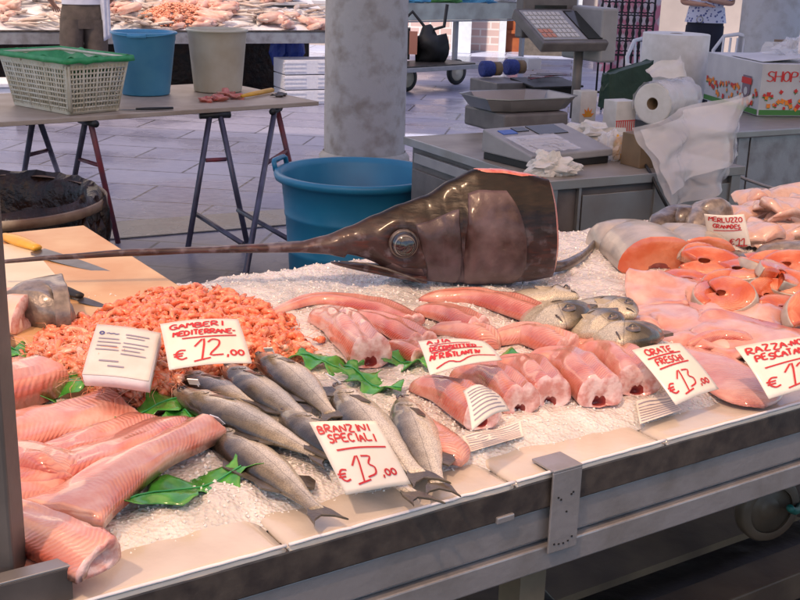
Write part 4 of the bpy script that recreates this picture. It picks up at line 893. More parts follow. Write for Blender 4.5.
def plate(nm, x0, x1, f0, f1, lift, mt, wav=.0025):
    mb = MB()
    def fn(i_, j_):
        f = f0+(f1-f0)*j_; a0, a1 = x0(f), x1(f); x = a0+(a1-a0)*i_
        e = min(1, 6*(i_ if nm != 'cheek' else min(i_, 1-i_)), 7*min(j_, 1-j_)+.15)
        return on_s(x, f, lift*(.12+.88*e**.6)*(.55+.45*i_) + wav*noise.noise(Vector((x*.11, f*6, 3))) + .0012*math.sin(f*30+noise.noise(Vector((x*.05, f*3, 1)))*6)*i_)
    mb.grid(fn, 36, 36); return sw.part(nm, mb, mt, solid=.003)
def sword2(nm, a, b, c):
    m = mat(nm, a, .36, 0, b, 11, .6, 60, coat=.15, spec=.25, detail=9, contrast=(.36, .62)); return m
M['gill'] = sword2('gill cover skin', (.038, .020, .019), (.13, .092, .10), 0)
M['cheek'] = sword2('cheek skin', (.030, .018, .018), (.11, .085, .10), 0)
plate('gill_cover', lambda f: 462-4*math.sin(f*5), lambda f: 517-16*(abs(f-.40)/.34)**2.2, .03, .74, .013, M['gill'])
plate('cheek', lambda f: 418+6*math.sin(f*7), lambda f: 457+3*math.sin(f*8), .06, .66, .006, M['cheek'])
plate('jaw_plate', lambda f: 378+34*f, lambda f: 416+5*math.sin(f*9), .04, .30, .005, M['gill'])
gl = [SW(516.5-14*((y-240)/40)**2, y, .0) - nrm_*(interp(HT, 510)[2]*(1-abs((y-228)/56)**3*.35)+.004) for y in range(208, 279, 3)]

# ------------------------------------------------------------------ cutting board, knives
bz = .875
cb = [P(84, 226, bz), P(186, 290, bz), P(205, 302, bz)]
c1, c2 = P(84, 225, bz), P(212, 306, bz); d = (c2-c1).normalized(); sdn = Vector((d.y, -d.x, 0)) if (P(0, 240, bz)-c1).dot(Vector((d.y, -d.x, 0))) > 0 else Vector((-d.y, d.x, 0))
c2 = c1 + d*1.25
pts = [c1, c2, c2+sdn*.95, c1+sdn*.95]
ar = sum(pts[i].x*pts[(i+1) % 4].y-pts[(i+1) % 4].x*pts[i].y for i in range(4))
if ar < 0: pts.reverse()
bd = Thing('cutting_board', 'light brown wooden cutting board at the back left of the stall', 'cutting board', sum(pts, Vector())/4)
bd.part('slab', MB().prism([(p.x, p.y) for p in pts], bz-.03, bz), M['ply'], bevel=.004)
for q in pts[:]:
    pass
zz_ = [P(-20, 245, bz), P(30, 246, bz), P(62, 284, bz), P(30, 300, bz), P(-20, 300, bz)]  # pale layer painting in the light and stain on the board's left part
sh2 = Thing('pale_light_patch', 'added pale light and stain patch on the left part of the wooden board under the knife', 'light and stain patch', sum(zz_, Vector())/5)
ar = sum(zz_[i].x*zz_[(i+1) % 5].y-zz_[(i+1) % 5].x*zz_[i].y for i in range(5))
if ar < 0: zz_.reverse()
sh2.part('sheet', MB().prism([(p.x, p.y) for p in zz_], bz+.001, bz+.004), mat('cream light patch', (.66, .56, .40), .4, 0, (.74, .66, .50), 8))
t_ = Thing('side_table', 'low wooden table carrying the cutting board behind the stall', 'table', (pts[0].x, pts[0].y, 0))
cc = sum(pts, Vector())/4; ins = [cc+(p-cc)*.9 for p in pts]
ins2 = [p for p in ins if uv_of(p)[1] > VD+.06]
t_.part('apron', MB().prism([(p.x, p.y) for p in [cc+(p-cc)*.93 for p in pts]], bz-.038, bz-.031), M['wood'])
for p in ins2: t_.part('leg', MB().box((p.x, p.y, (bz-.038)/2), (.05, .05, bz-.038)), M['wood'])
def knife(name, label, hpx, mpx, tpx, z, hm, bw=.045, hr=.014):
    h, m_, tp = P(*hpx, z+.012), P(*mpx, z+.012), P(*tpx, z+.004); d = (tp-m_).normalized(); s_ = Vector((-d.y, d.x, 0)); t_ = Thing(name, label, 'knife', (m_.x, m_.y, z))
    n = 14; rg = []
    hd = (m_-h)
    for i in range(n+1):
        t = i/n; r_ = hr*(.55+.5*math.sin(t*math.pi*.9+.3))*(1.12 if t > .9 else 1); c = h+hd*t
        rg.append([c + s_*r_*math.cos(2*math.pi*k/12)*1.3 + ZV*r_*.8*math.sin(2*math.pi*k/12) for k in range(12)])
    t_.part('handle', MB().rings(rg), hm)
    L = (tp-m_).length; top, bot = [], []
    for i in range(n+1):
        t = i/n; top.append(m_ + d*L*t + s_*bw*.35*(1-t**2.2)); bot.append(m_ + d*L*t - s_*bw*.65*(1-t**3)*(1 if t > 0.02 else .6))
    mb = MB(); vs = [p+ZV*.001-ZV*.008*0 for p in top]+[p-ZV*.001 for p in top]+[p for p in bot]; m3 = n+1
    vs = [Vector((v.x, v.y, v.z-.006)) for v in vs]
    fs = [(i, i+1, 2*m3+i+1, 2*m3+i) for i in range(n)]+[(m3+i+1, m3+i, 2*m3+i, 2*m3+i+1) for i in range(n)]+[(i+1, i, m3+i, m3+i+1) for i in range(n)]
    mb.add(vs, fs, False); t_.part('blade', mb, M['cover'])
knife('kitchen_knife', 'large knife with yellow handle lying on the cutting board', (4, 236), (38, 248), (120, 273), bz, M['yellow'], .06, .016)
knife('kitchen_knife', 'knife with black handle beside the grey fish chunk', (46, 285), (81, 296), (112, 306), bz, M['black'], .03, .013)

# ------------------------------------------------------------------ price cards
G = {'A': [[(0, 0), (1.8, 6), (4, 0)], [(.8, 2.4), (3.2, 2.4)]], 'B': [[(0, 0), (0, 6), (3, 5.4), (3, 3.6), (0, 3.2), (3.6, 2.4), (3.4, .4), (0, 0)]], 'C': [[(4, 5), (2.4, 6), (.4, 4.6), (.2, 1.6), (2, 0), (4, .8)]],
     'D': [[(0, 0), (0, 6), (2.8, 5.2), (3.8, 3), (2.8, .6), (0, 0)]], 'E': [[(4, 6), (0.2, 5.8), (0, 0), (4, .2)], [(0, 3), (3, 3.2)]], 'F': [[(4, 6), (0, 6), (0, 0)], [(0, 3.2), (3, 3.2)]],
     'G': [[(4, 5.2), (2, 6), (0, 4), (.2, 1.4), (2, 0), (4, 1), (3.8, 2.8), (2.2, 2.8)]], 'H': [[(0, 0), (0, 6)], [(4, 0), (4, 6)], [(0, 3), (4, 3.2)]], 'I': [[(1.6, 0), (1.8, 6)]], 'J': [[(3, 6), (3, 1), (1.6, 0), (.2, 1.2)]],
     'L': [[(.2, 6), (0, 0), (3.6, .2)]], 'M': [[(0, 0), (.4, 6), (2, 2.4), (3.8, 6), (4.2, 0)]], 'N': [[(0, 0), (.2, 6), (3.6, 0), (4, 6)]], 'O': [[(2, 6), (.2, 4.4), (.2, 1.4), (2, 0), (3.8, 1.4), (3.8, 4.6), (2, 6)]],
     'P': [[(0, 0), (0, 6), (3.6, 5.4), (3.4, 3), (0, 2.8)]], 'R': [[(0, 0), (0, 6), (3.4, 5.4), (3.2, 3.2), (0, 2.8), (4, 0)]], 'S': [[(3.8, 5.2), (2, 6), (.3, 4.8), (1, 3.4), (3.2, 2.8), (3.8, 1.2), (2, 0), (0, .8)]],
     'T': [[(0, 6), (4, 6)], [(2, 6), (2, 0)]], 'U': [[(0, 6), (.3, 1), (2, 0), (3.7, 1), (4, 6)]], 'V': [[(0, 6), (2, 0), (4, 6)]], 'X': [[(0, 0), (4, 6)], [(0, 6), (4, 0)]], 'Z': [[(0, 6), (4, 5.8), (0, .2), (4, 0)]],
     '1': [[(.2, 3.4), (2.6, 6.4), (2.0, -.6)], [(.2, -.8), (4, -.2)]], '2': [[(.2, 4.8), (1.4, 6), (3.4, 5.4), (3.2, 3.4), (0, 0), (4.2, .2)]], '3': [[(.4, 6), (3.6, 5.8), (1.6, 3.6), (3.6, 2.6), (3.2, .6), (.2, 0)]],
     '0': [[(2, 5), (.4, 3.6), (.4, 1.4), (2, 0), (3.6, 1.4), (3.6, 3.8), (2, 5)]], ',': [[(1, 1), (.4, -1.2)]], 'e': [[(4, 5.4), (2, 6), (.4, 4.4), (.4, 1.6), (2, 0), (4, .8)], [(-.6, 3.8), (3, 3.8)], [(-.6, 2.4), (2.6, 2.4)]], '-': [[(0, 3), (3, 3)]], '!': [[(1, 6), (1, 2)], [(1, .8), (1, 0)]],
     '.': [[(.8, 0), (1.2, .5)]], ' ': []}
def ribbons(mb, strokes, fn, wd):
    for s_ in strokes:
        pts = []
        for i in range(len(s_)-1):
            for k in range(3): f = k/3; pts.append((s_[i][0]*(1-f)+s_[i+1][0]*f, s_[i][1]*(1-f)+s_[i+1][1]*f))
        pts.append(s_[-1])
        if len(pts) > 4:
            for _ in range(1): pts = [pts[0]]+[((pts[i-1][0]+2*pts[i][0]+pts[i+1][0])/4, (pts[i-1][1]+2*pts[i][1]+pts[i+1][1])/4) for i in range(1, len(pts)-1)]+[pts[-1]]
        vs = []
        for i, p in enumerate(pts):
            a, b = pts[max(0, i-1)], pts[min(len(pts)-1, i+1)]; dx, dy = b[0]-a[0], b[1]-a[1]; l = math.hypot(dx, dy) or 1; nx, ny = -dy/l*wd/2, dx/l*wd/2
            vs += [fn(p[0]+nx, p[1]+ny), fn(p[0]-nx, p[1]-ny)]
        mb.add(vs, [(2*i, 2*i+1, 2*i+3, 2*i+2) for i in range(len(pts)-1)], False)
def write(txt, x, y, cw, ch, jit=.0, slant=.1, rnd=None):
    out = []
    for c in txt:
        dy = (rnd.uniform(-jit, jit) if rnd else 0)*ch; sx = rnd.uniform(.85, 1.1) if rnd else 1
        for s_ in G.get(c, []): out.append([(x+(a/4.6)*cw*sx+slant*b/6*ch, y+dy+b/6*ch) for a, b in s_])
        x += cw*(1 if c not in 'I1,.' else .6)
    return out
def card(label, corners, zs, lines, name='price_card', cat='price card', curve=.006, ink=None, wd=.025, group='handwritten price cards', prints=None, m_=None, thick=.0012):
    """corners px TL TR BR BL; zs heights of top and bottom edges; lines in card units 0..1"""
    TL, TR = P(*corners[0], zs[0]), P(*corners[1], zs[0]); BR, BL = P(*corners[2], zs[1]), P(*corners[3], zs[1])
    nn = (TR-TL).cross(TL-BL).normalized()
    if nn.dot(Vector((0, 0, CAMH))-TL) < 0: nn = -nn
    asp = (TR-TL).length/((TL-BL).length)
    def fn(x, y, o=0.0):
        p = (BL*(1-x)+BR*x)*(1-y)+(TL*(1-x)+TR*x)*y; return p + nn*(curve*math.sin(math.pi*x)*1.0+curve*.7*math.sin(math.pi*y)+o)
    c = (BL+BR)/2; t_ = Thing(name, label, cat, c, group)
    mb = MB(); mb.grid(lambda i, j: fn(i, j, 0), 14, 14); o = t_.part('paper', mb, m_ or M['card'], solid=thick)
    if ink is not None or lines:
        mb = MB(); fl = lambda x, y: fn(x, y, .0016)
        for s_ in lines:
            ribbons(mb, [s_[0]] if not isinstance(s_[0][0], (list, tuple)) else s_, fl, wd) if 0 else ribbons(mb, [s_], fl, wd)
        t_.part('handwriting', mb, ink or M['redink'], o)
    if prints:
        mb = MB(); 
        for (x0, y0, x1, y1) in prints:
            mb.grid(lambda i, j: fn(x0+(x1-x0)*i, y0+(y1-y0)*j, .0013), 4, 1, False)
        t_.part('print', mb, M['greyink'], o)
    return t_, fn
rn = random.Random(3)
def euro(x, y, cw, ch, a, b, cents=True):
    x -= .06
    s = write('e', x, y, cw*1.1, ch*.55, slant=0)
    s += write(a, x+cw*1.45, y-.01, cw*1.75, ch*1.2, slant=.15) + write(b, x+cw*2.75, y+ch*.05, cw*1.5, ch*1.0, slant=.1)
    if cents: s += write(',', x+cw*4.35, y, cw*.8, ch*.42, slant=0) + write('00', x+cw*4.75, y, cw*.66, ch*.40, slant=0)
    return s
card('gamberi price card stuck in the shrimp heap, price 12,00', [(160, 324), (238, 319), (252, 363), (169, 370)], (.995, .945),
     write('GAMBERI', .10, .80, .105, .12, .1, .1, rn) + write('MEDITERRANE-', .12, .62, .070, .11, .1, .1, rn) + [[(.22, .56), (.5, .555), (.9, .57)]] + euro(.16, .14, .14, .34, '1', '2'))
card('branzini speciali price card lying on the sea bass, price 13,00', [(309, 422), (376, 421), (411, 484), (346, 495)], (.975, .885),
     write('BRANZINI', .06, .83, .108, .11, .1, .1, rn) + write('SPECIALI', .14, .68, .098, .12, .1, .1, rn) + [[(.18, .58), (.5, .60), (.92, .585)]] + euro(.10, .16, .14, .30, '1', '3'))
card('ajia price card with struck lines resting on the pink tails', [(418, 341), (484, 341), (502, 360), (430, 375)], (.965, .945),
     write('AJIA', .10, .80, .10, .14, .1, .1, rn) + [[(.12, .74), (.72, .76)]] + write('DECONXITTIED', .10, .54, .060, .14, .1, .1, rn) + [[(.1, .50), (.85, .54)]] + write('AFRIC', .05, .30, .07, .16, .1, .1, rn) + write('ATLANTIV', .30, .28, .062, .14, .1, .1, rn) + [[(.10, .08), (.3, .2), (.42, .08), (.62, .24), (.95, .18)]], wd=.028)
card('orate fresche price card under the bream, price 13,00', [(632, 350), (680, 343), (719, 389), (676, 405)], (.955, .885),
     write('ORATE', .14, .82, .11, .12, .1, .1, rn) + [[(.1, .77), (.8, .80)]] + write('FRESCHI', .18, .62, .085, .12, .1, .1, rn) + [[(.15, .56), (.8, .60)]] + euro(.12, .14, .14, .30, '1', '3'))
card('razza nostrana price card at the right edge of the stall', [(735, 347), (820, 335), (838, 382), (769, 399)], (.955, .885),
     write('RAZZA-', .06, .80, .095, .13, .1, .1, rn) + write('NOSTRANA', .58, .82, .075, .12, .1, .1, rn) + write('PESCATA', .10, .64, .075, .12, .1, .1, rn) + write('MEDIT.', .62, .66, .07, .12, .1, .1, rn) + [[(.14, .50), (.9, .58)]] + euro(.14, .14, .14, .32, '1', '2'))
card('merluzzo price card standing upright between salmon and pale fillets', [(704, 214), (744, 214), (751, 246), (708, 242)], (.99, .90),
     write('MERLUZZO', .08, .80, .105, .14, .1, .1, rn) + write('GRANADES', .16, .60, .085, .13, .1, .1, rn) + [[(.16, .50), (.85, .56)]] + write('e', .60-.1, .06, .12, .2) + write('11', .62, .04, .2, .26) , wd=.028)
# printed slip
pr = [(.08, .12+i*.10, .92-.2*((i*7) % 3)/3, .12+i*.10+.028) for i in range(8)]
card('small lilac printed slip draped over a skinned tail', [(463, 391), (489, 389), (510, 411), (472, 431)], (.975, .945), [], name='printed_slip', cat='label', group=None, prints=pr, curve=.012, m_=M['card'])
# thick white packet with print
TLp = [(97, 324), (161, 333), (149, 381), (82, 374)]
pr = [(.50, .80, .86, .825), (.52, .74, .80, .76)]+[(.10, .68-i*.075, .42+.04*(i % 2), .68-i*.075+.02) for i in range(4)]+[(.50, .62-i*.075, .88-.05*(i % 3), .62-i*.075+.02) for i in range(4)]+[(.2, .24, .5, .265), (.35, .15, .6, .175)]
t_, fn_ = card('thick white packet of printed labels lying on the shrimps', TLp, (.972, .942), [], name='label_packet', cat='packet', group=None, prints=pr, curve=.003, m_=M['paper'], thick=.0012)
mb = MB(); ribbons(mb, [[(.13+.035*math.cos(a*.7), .80+.03*math.sin(a*.7)) for a in range(10)]], lambda x, y: fn_(x, y, .0018), .02); mb_ = write('Co', .16, .78, .05, .05)
ribbons(mb, [[(.20, .795), (.24, .81), (.27, .79), (.31, .81), (.35, .79), (.40, .805)]], lambda x, y: fn_(x, y, .0018), .014); t_.part('logo', mb, M['blueink'])
cs_ = [fn_(0, 1, -.001), fn_(1, 1, -.001), fn_(1, 0, -.001), fn_(0, 0, -.001)]; mb = MB()
mb.grid(lambda i, j: fn_(i, j, -.002), 8, 8); o = t_.part('stack', mb, M['foam'], solid=.022); o.modifiers[0].offset = -1
# thin plastic mats with grey lines at the front
def mat_strip(label, a, b, c, d):
    qs = [P(*q, .858) for q in (a, b, c, d)]; fn = lambda x, y, o=0: Vector((1, 1, 0))*0 + ((qs[3]*(1-x)+qs[2]*x)*(1-y)+(qs[0]*(1-x)+qs[1]*x)*y) + ZV*(o + max(0, IZ((qs[3]*(1-x)+qs[2]*x)*(1-y)+(qs[0]*(1-x)+qs[1]*x)*y)-.852))
    t_ = Thing('plastic_mat', label, 'mat', (qs[0].x, qs[0].y, .858), 'lined plastic mats at the ice edge'); mb = MB(); mb.grid(lambda i, j: fn(i, j), 12, 6); o = t_.part('sheet', mb, M['card'])
    mb = MB()
    for k in range(7): ribbons(mb, [[(.04, .1+k*.13), (.5, .1+k*.13), (.96, .1+k*.13)]], lambda x, y: fn(x, y, .0012), .03)
    t_.part('line', mb, M['greyink'], o)
mat_strip('lined plastic mat under the orate price card', (636, 404), (672, 398), (682, 410), (640, 424))
mat_strip('lined plastic mat in front of the lilac slip', (462, 440), (520, 426), (524, 436), (470, 452))
#MID
# ================================================================== BACKGROUND
def fr(p, z=None):                        # frame helper: rounded footprint etc
    return Vector((p.x, p.y, z if z is not None else p.z))
# blue tub
tc_ = P(358, 180, .575); tc_.z = 0; r0 = .395
tub = Thing('plastic_tub', 'large empty blue plastic tub on the paving behind the swordfish', 'tub', tc_)
tub.part('wall', MB().lathe([(.0, .012), (r0*.82, .012), (r0*.84, .02), (r0*.865, .22), (r0*.875, .225), (r0*.88, .245), (r0*.875, .25), (r0*.90, .40), (r0*.91, .405), (r0*.915, .42), (r0*.91, .425), (r0*.95, .575), (r0*1.03, .585), (r0*1.045, .605), (r0*1.03, .62), (r0*.97, .62), (r0*.93, .59), (r0*.82, .04), (0, .03)], tc_, 64), M['blue'])
def loop_handle(tg, c, out, w_, h, z, r, m_):
    s_ = Vector((-out.y, out.x, 0)); tg.part('handle', MB().tube([c-s_*w_/2+ZV*z, c-s_*w_/2+out*.01+ZV*(z+h*.9), c-s_*w_*.4+out*.015+ZV*(z+h), c+s_*w_*.4+out*.015+ZV*(z+h), c+s_*w_/2+out*.01+ZV*(z+h*.9), c+s_*w_/2+ZV*z], r, 8), m_)
hd = (P(298, 168, .61)-tc_); hd.z = 0; hd.normalize(); loop_handle(tub, tc_+hd*r0*1.02, hd, .15, .05, .60, .013, M['blue']); loop_handle(tub, tc_-hd*r0*1.02, -hd, .15, .05, .60, .013, M['blue'])
# waste bin
bc = P(-16, 195, .68); bc.z = 0; rb = .44
bn = Thing('waste_bin', 'round waste bin lined with crumpled black bags behind the cutting board', 'bin', bc)
bn.part('wall', MB().lathe([(0, .01), (rb*.8, .01), (rb*.94, .60), (rb*.98, .62), (rb*1.03, .64), (rb*1.03, .675), (rb*.99, .685), (rb*.95, .68)], bc, 56), M['binrim'])
mb = MB(); rg = []
for i, (r_, z) in enumerate([(1.10, .40), (1.08, .50), (1.07, .60), (1.055, .66), (1.0, .70), (.93, .67), (.88, .60), (.85, .5), (.80, .42), (.5, .40), (.02, .42)]):
    rg.append([bc + Vector((math.cos(2*math.pi*k/72), math.sin(2*math.pi*k/72), 0))*rb*r_*(1+(.06 if i not in (3, 4) else .02)*noise.noise(Vector((k*.55, i*1.1, 3)))) + ZV*(z+(.05 if i not in (3, 4) else .012)*noise.noise(Vector((k*.5, i*.9, 9)))) for k in range(72)])
mb.rings(rg, False, True); bn.part('bag_liner', mb, M['blackbag'])
mb = MB().lathe([(rb*1.065, .635), (rb*1.085, .64), (rb*1.085, .672), (rb*1.065, .676), (rb*1.05, .655), (rb*1.065, .635)], bc, 64); bn.part('rim_band', mb, M['binrim'])
mb = MB(); p0 = P(97, 205, .66)
for j in range(4):
    p1 = P(100-j*7, 208+j*3, .64); mb.blob((p1.x, p1.y, .50-.02*j), (.05, .05, .17), 12, 8, .8, j)
bn.part('bag_flap', mb, M['blackbag'])

# trestle table
B_, C_ = P(40, 119, .78), P(319, 101, .78); a_ = (C_-B_); TL_ = a_.length; a_.normalize(); b2 = Vector((-a_.y, a_.x, 0)); RT = Matrix.Rotation(math.atan2(a_.y, a_.x), 3, 'Z')
wt = Thing('trestle_table', 'long worn board table on steel trestles carrying buckets and a crate', 'table', fr(B_+a_*.8+b2*.5, 0))
x0 = -.55
q = [B_+a_*x0, C_, C_+b2*1.12, B_+a_*x0+b2*1.12]
wt.part('board', MB().prism([(p.x, p.y) for p in q], .752, .778), M['board2'], bevel=.004)
def T(px, py, z): return P(px, py, z)
for k, (ap, f1, f2) in enumerate([((36, 120), (18, 212), (66, 196)), ((88, 122), (66, 222), (118, 243)), ((215, 115), (188, 248), (247, 243)), ((276, 110), (244, 284), (304, 226))]):
    apx = P(*ap, .735); g1, g2 = P(*f1, 0), P(*f2, 0); s_ = (g2-g1); s_.z = 0; s_.normalize()
    tr_ = wt.o
    l1 = wt.part('leg', MB().tube([apx-s_*.03, g1+ZV*.003], .0165, 8), M['legs'] if k != 3 else M['legs']); l2 = wt.part('leg', MB().tube([apx+s_*.03, g2+ZV*.003], .0165, 8), M['legs'] if k % 2 == 0 else M['legred'])
    f = .34; wt.part('cross_bar', MB().tube([apx.lerp(g1, f), apx.lerp(g2, f)], .012, 8), M['legred'])
    wt.part('top_bar', MB().tube([apx-s_*.09+ZV*.0, apx+s_*.09+ZV*.0], .02, 8), M['black'])
wt.part('brace', MB().tube([P(196, 214, .18), P(243, 244, .14)], .014, 8), M['legs'])
wt.part('brace', MB().tube([P(238, 210, .2), P(290, 240, .14)], .014, 8), M['legs'])

# crate
cN, cL, cR = P(71, 115.5, .779), P(15, 105, .779), P(125, 113, .779)
ca = (cL-cN); la = ca.length; ca.normalize(); cb_ = Vector((ca.y, -ca.x, 0)); 
if cb_.dot(cR-cN) < 0: cb_ = -cb_
lb = .30; HC = .285
crt = Thing('basket_crate', 'cream slotted plastic crate lined with green net on the trestle table', 'crate', fr(cN+ca*la/2+cb_*lb/2, .779))
cc = cN+ca*la/2+cb_*lb/2
def cp(x, y, z): f = 1+.20*z/HC; return Vector((cc.x, cc.y, .781+z)) + ca*(x*(la/2+.055*z/HC)) + cb_*(y*(lb/2+.045*z/HC))
crt.part('bottom', MB().add([cp(-1, -1, 0), cp(1, -1, 0), cp(1, 1, 0), cp(-1, 1, 0), cp(-1, -1, .01), cp(1, -1, .01), cp(1, 1, .01), cp(-1, 1, .01)], [(3, 2, 1, 0), (4, 5, 6, 7), (0, 1, 5, 4), (1, 2, 6, 5), (2, 3, 7, 6), (3, 0, 4, 7)], False), M['crate'])
def side(fx, nbar, solid_cols):
    mb = MB()
    def bar(u0, z0, u1, z1, w_):
        p, q_ = fx(u0, z0), fx(u1, z1); mb.tube([p, q_], w_/2, 6, squash=.8)
    for k in range(9): z = .035+k*(HC-.08)/8; bar(-.97, z, .97, z, .009)
    for k in range(nbar+1): u = -.96+1.92*k/nbar; w_ = .007 if k % 4 else .012; bar(u, .02, u, HC-.03, w_)
    for z0_, z1_ in ((0, .028), (HC-.045, HC)):
        n_ = 2; mb.add([fx(-1, z0_), fx(1, z0_), fx(1, z1_), fx(-1, z1_)], [(0, 1, 2, 3)], False)
    for sgn in (-1, 1): mb.add([fx(sgn, 0), fx(sgn*.9, 0), fx(sgn*.9, HC), fx(sgn, HC)], [(0, 1, 2, 3)], False)
    for u in solid_cols: mb.add([fx(u-.03, 0), fx(u+.03, 0), fx(u+.03, HC), fx(u-.03, HC)], [(0, 1, 2, 3)], False)
    return mb
for s_ in (-1, 1):
    crt.part('long_side', side(lambda u, z: cp(u, s_, z), 24, (-.33, .33)), M['crate'], solid=.003)
    crt.part('end_side', side(lambda u, z: cp(s_, u, z), 16, ()), M['crate'], solid=.003)
rim = MB().tube([cp(x, y, HC) for x, y in ((-1, -1), (1, -1), (1, 1), (-1, 1), (-1, -1))], .009, 8); crt.part('rim', rim, M['crate'])
mb = MB()
def gl_(i, j):
    x, y = 2*i-1, 2*j-1; e = min(1-abs(x), 1-abs(y)); z = HC+.012 - .12*min(1, e*3.2)**.8 + .02*noise.noise(Vector((x*4, y*4, 1)))
    f = 1.03; p = cp(x*f, y*f, z); return p
mb.grid(gl_, 40, 30); gn = crt.part('net_liner', mb, M['green'])
mb = MB(); rr = []
for i in range(41):
    a = i/40*2*math.pi; x = max(-1.05, min(1.05, 1.5*math.cos(a))); y = max(-1.07, min(1.07, 1.5*math.sin(a))); rr.append([cp(x, y, HC+.016), cp(x*1.03, y*1.05, HC-.014-.012*noise.noise(Vector((i*.8, 2, 2))))])
mb.rings(rr, False, False, closed=False); crt.part('net_hem', mb, M['green'], gn, solid=.002)

# buckets
def bucket(name, label, px, rt, rb_, h, m_, z=.779, handle=True):
    c = P(*px, z); c = Vector((c.x, c.y, z)); t_ = Thing(name, label, 'bucket', c, 'buckets on the trestle table')
    t_.part('wall', MB().lathe([(0, .002), (rb_*.97, .002), (rb_, .01), (rb_+(rt-rb_)*.86, h*.86), (rt*.985, h*.865), (rt*.99, h*.96), (rt*1.04, h*.965), (rt*1.05, h*.985), (rt*1.03, h), (rt*.97, h), (rt*.95, h*.95), (rb_*.96, .02), (0, .018)], c, 48), m_)
    if handle:
        pts = [c+Vector((rt*1.04*math.cos(a), rt*1.04*math.sin(a), h+.012+.02*math.sin(a*1)-0.01)) for a in [R(-170+16*k) for k in range(11)]]
        t_.part('handle', MB().tube(pts, .005, 6), m_)
        t_.part('grip', MB().tube(pts[4:7], .014, 8), m_)
    return t_
bucket('bucket', 'light blue bucket behind the slotted crate', (146, 94), .19, .145, .375, M['lblue'])
bucket('bucket', 'tall cream bucket in the middle of the trestle table', (218, 91), .185, .15, .385, M['beige'], handle=False)
# things on the table
def px_box(name, label, cat, p, size, z, m_, rot, group=None, bev=.002):
    q = P(*p, z); t_ = Thing(name, label, cat, (q.x, q.y, z), group); t_.part('body', MB().box((q.x, q.y, z+size[2]/2), size, rot), m_, bevel=bev); return t_
k1, k2 = P(136, 109, .79), P(173, 108, .79)
t_ = Thing('black_knife', 'black knife handle lying between crate and buckets', 'knife', k1); t_.part('handle', MB().tube([k1, k1.lerp(k2, .5), k2], [.011, .014, .012], 10, squash=.6), M['black']); t_.part('blade', MB().prism([(k1.x, k1.y), (k1.x-.09, k1.y-.01), (k1.x-.11, k1.y+.01), (k1.x, k1.y+.02)], .783, .785), M['cover'])
k1, k2 = P(242, 96, .80), P(272, 90, .80); t_ = Thing('yellow_knife', 'orange yellow knife handle beside the cream bucket', 'knife', k1); t_.part('handle', MB().tube([k1, k1.lerp(k2, .5), k2], [.012, .019, .018], 10, squash=.8), M['yellow']); t_.part('blade', MB().prism([(k1.x, k1.y), (k1.x+.0, k1.y+.03), (k1.x-.14, k1.y-.03), (k1.x-.14, k1.y-.045)], .785, .787), M['cover'])
for i, (x, y, s_, lab) in enumerate([(208, 101, .030, 'leftmost purple fish scrap on the table edge'), (219, 100, .032, 'purple fish scrap in front of the cream bucket'), (228, 96, .036, 'larger bloody fish scrap against the cream bucket'), (237, 98, .028, 'bloody fish scrap next to the orange yellow knife'), (278, 96, .022, 'dark scrap alone right of the orange yellow knife'), (283, 95, .016, 'tiny dark scrap at the right part of the table')]):
    p = P(x, y, .785); t_ = Thing('fish_scrap', lab, 'fish scrap', p, 'fish scraps on the trestle table'); t_.part('lump', MB().blob((p.x, p.y, .785+s_*.3), (s_*1.5, s_, s_*.6), 12, 8, 1.2, i), M['redcut'] if i < 4 else M['darkskin'])

# ------------------------------------------------------------------ weighing desk
dc = P(547, 181, .85); DU, DV = .98, 1.12
U2 = (P(728, 167, .85)-dc); U2.z = 0; U2.normalize(); V2 = Vector((-U2.y, U2.x, 0)); RD = Matrix.Rotation(math.atan2(U2.y, U2.x), 3, 'Z')
def DQ(u, v, z): return Vector((dc.x, dc.y, z)) + U2*u + V2*v
dk = Thing('metal_desk', 'grey metal desk with worn top carrying the scales', 'desk', DQ(DU/2, DV/2, 0))
dk.part('top', MB().box(DQ(DU/2, DV/2, .835), (DU, DV, .03), RD), M['desktop'], bevel=.004)
dk.part('edge', MB().box(DQ(DU/2, -.004, .832), (DU+.01, .012, .036), RD).box(DQ(-.004, DV/2, .832), (.012, DV+.01, .036), RD), M['steel'], bevel=.002)
dk.part('cabinet', MB().box(DQ(DU/2, DV/2, .43), (DU-.05, DV-.05, .78), RD), M['greyplastic'])
for u in (.03, .16, .55, DU-.03): dk.part('post', MB().box(DQ(u, .012, .42), (.05 if u != .16 else .012, .02, .80), RD), M['steel'], bevel=.002)
dk.part('panel', MB().box(DQ(.36, .018, .45), (.36, .012, .66), RD), M['steel'], bevel=.002); dk.part('panel', MB().box(DQ(.77, .018, .45), (.38, .012, .66), RD), M['steel'], bevel=.002)
dk.part('drawer', MB().box(DQ(.012, DV*.52, .765), (.02, DV*.82, .045), RD), M['lgrey'], bevel=.003)
dk.part('side_panel', MB().box(DQ(.016, DV*.5, .37), (.012, DV-.1, .68), RD), M['greyplastic'], bevel=.002)
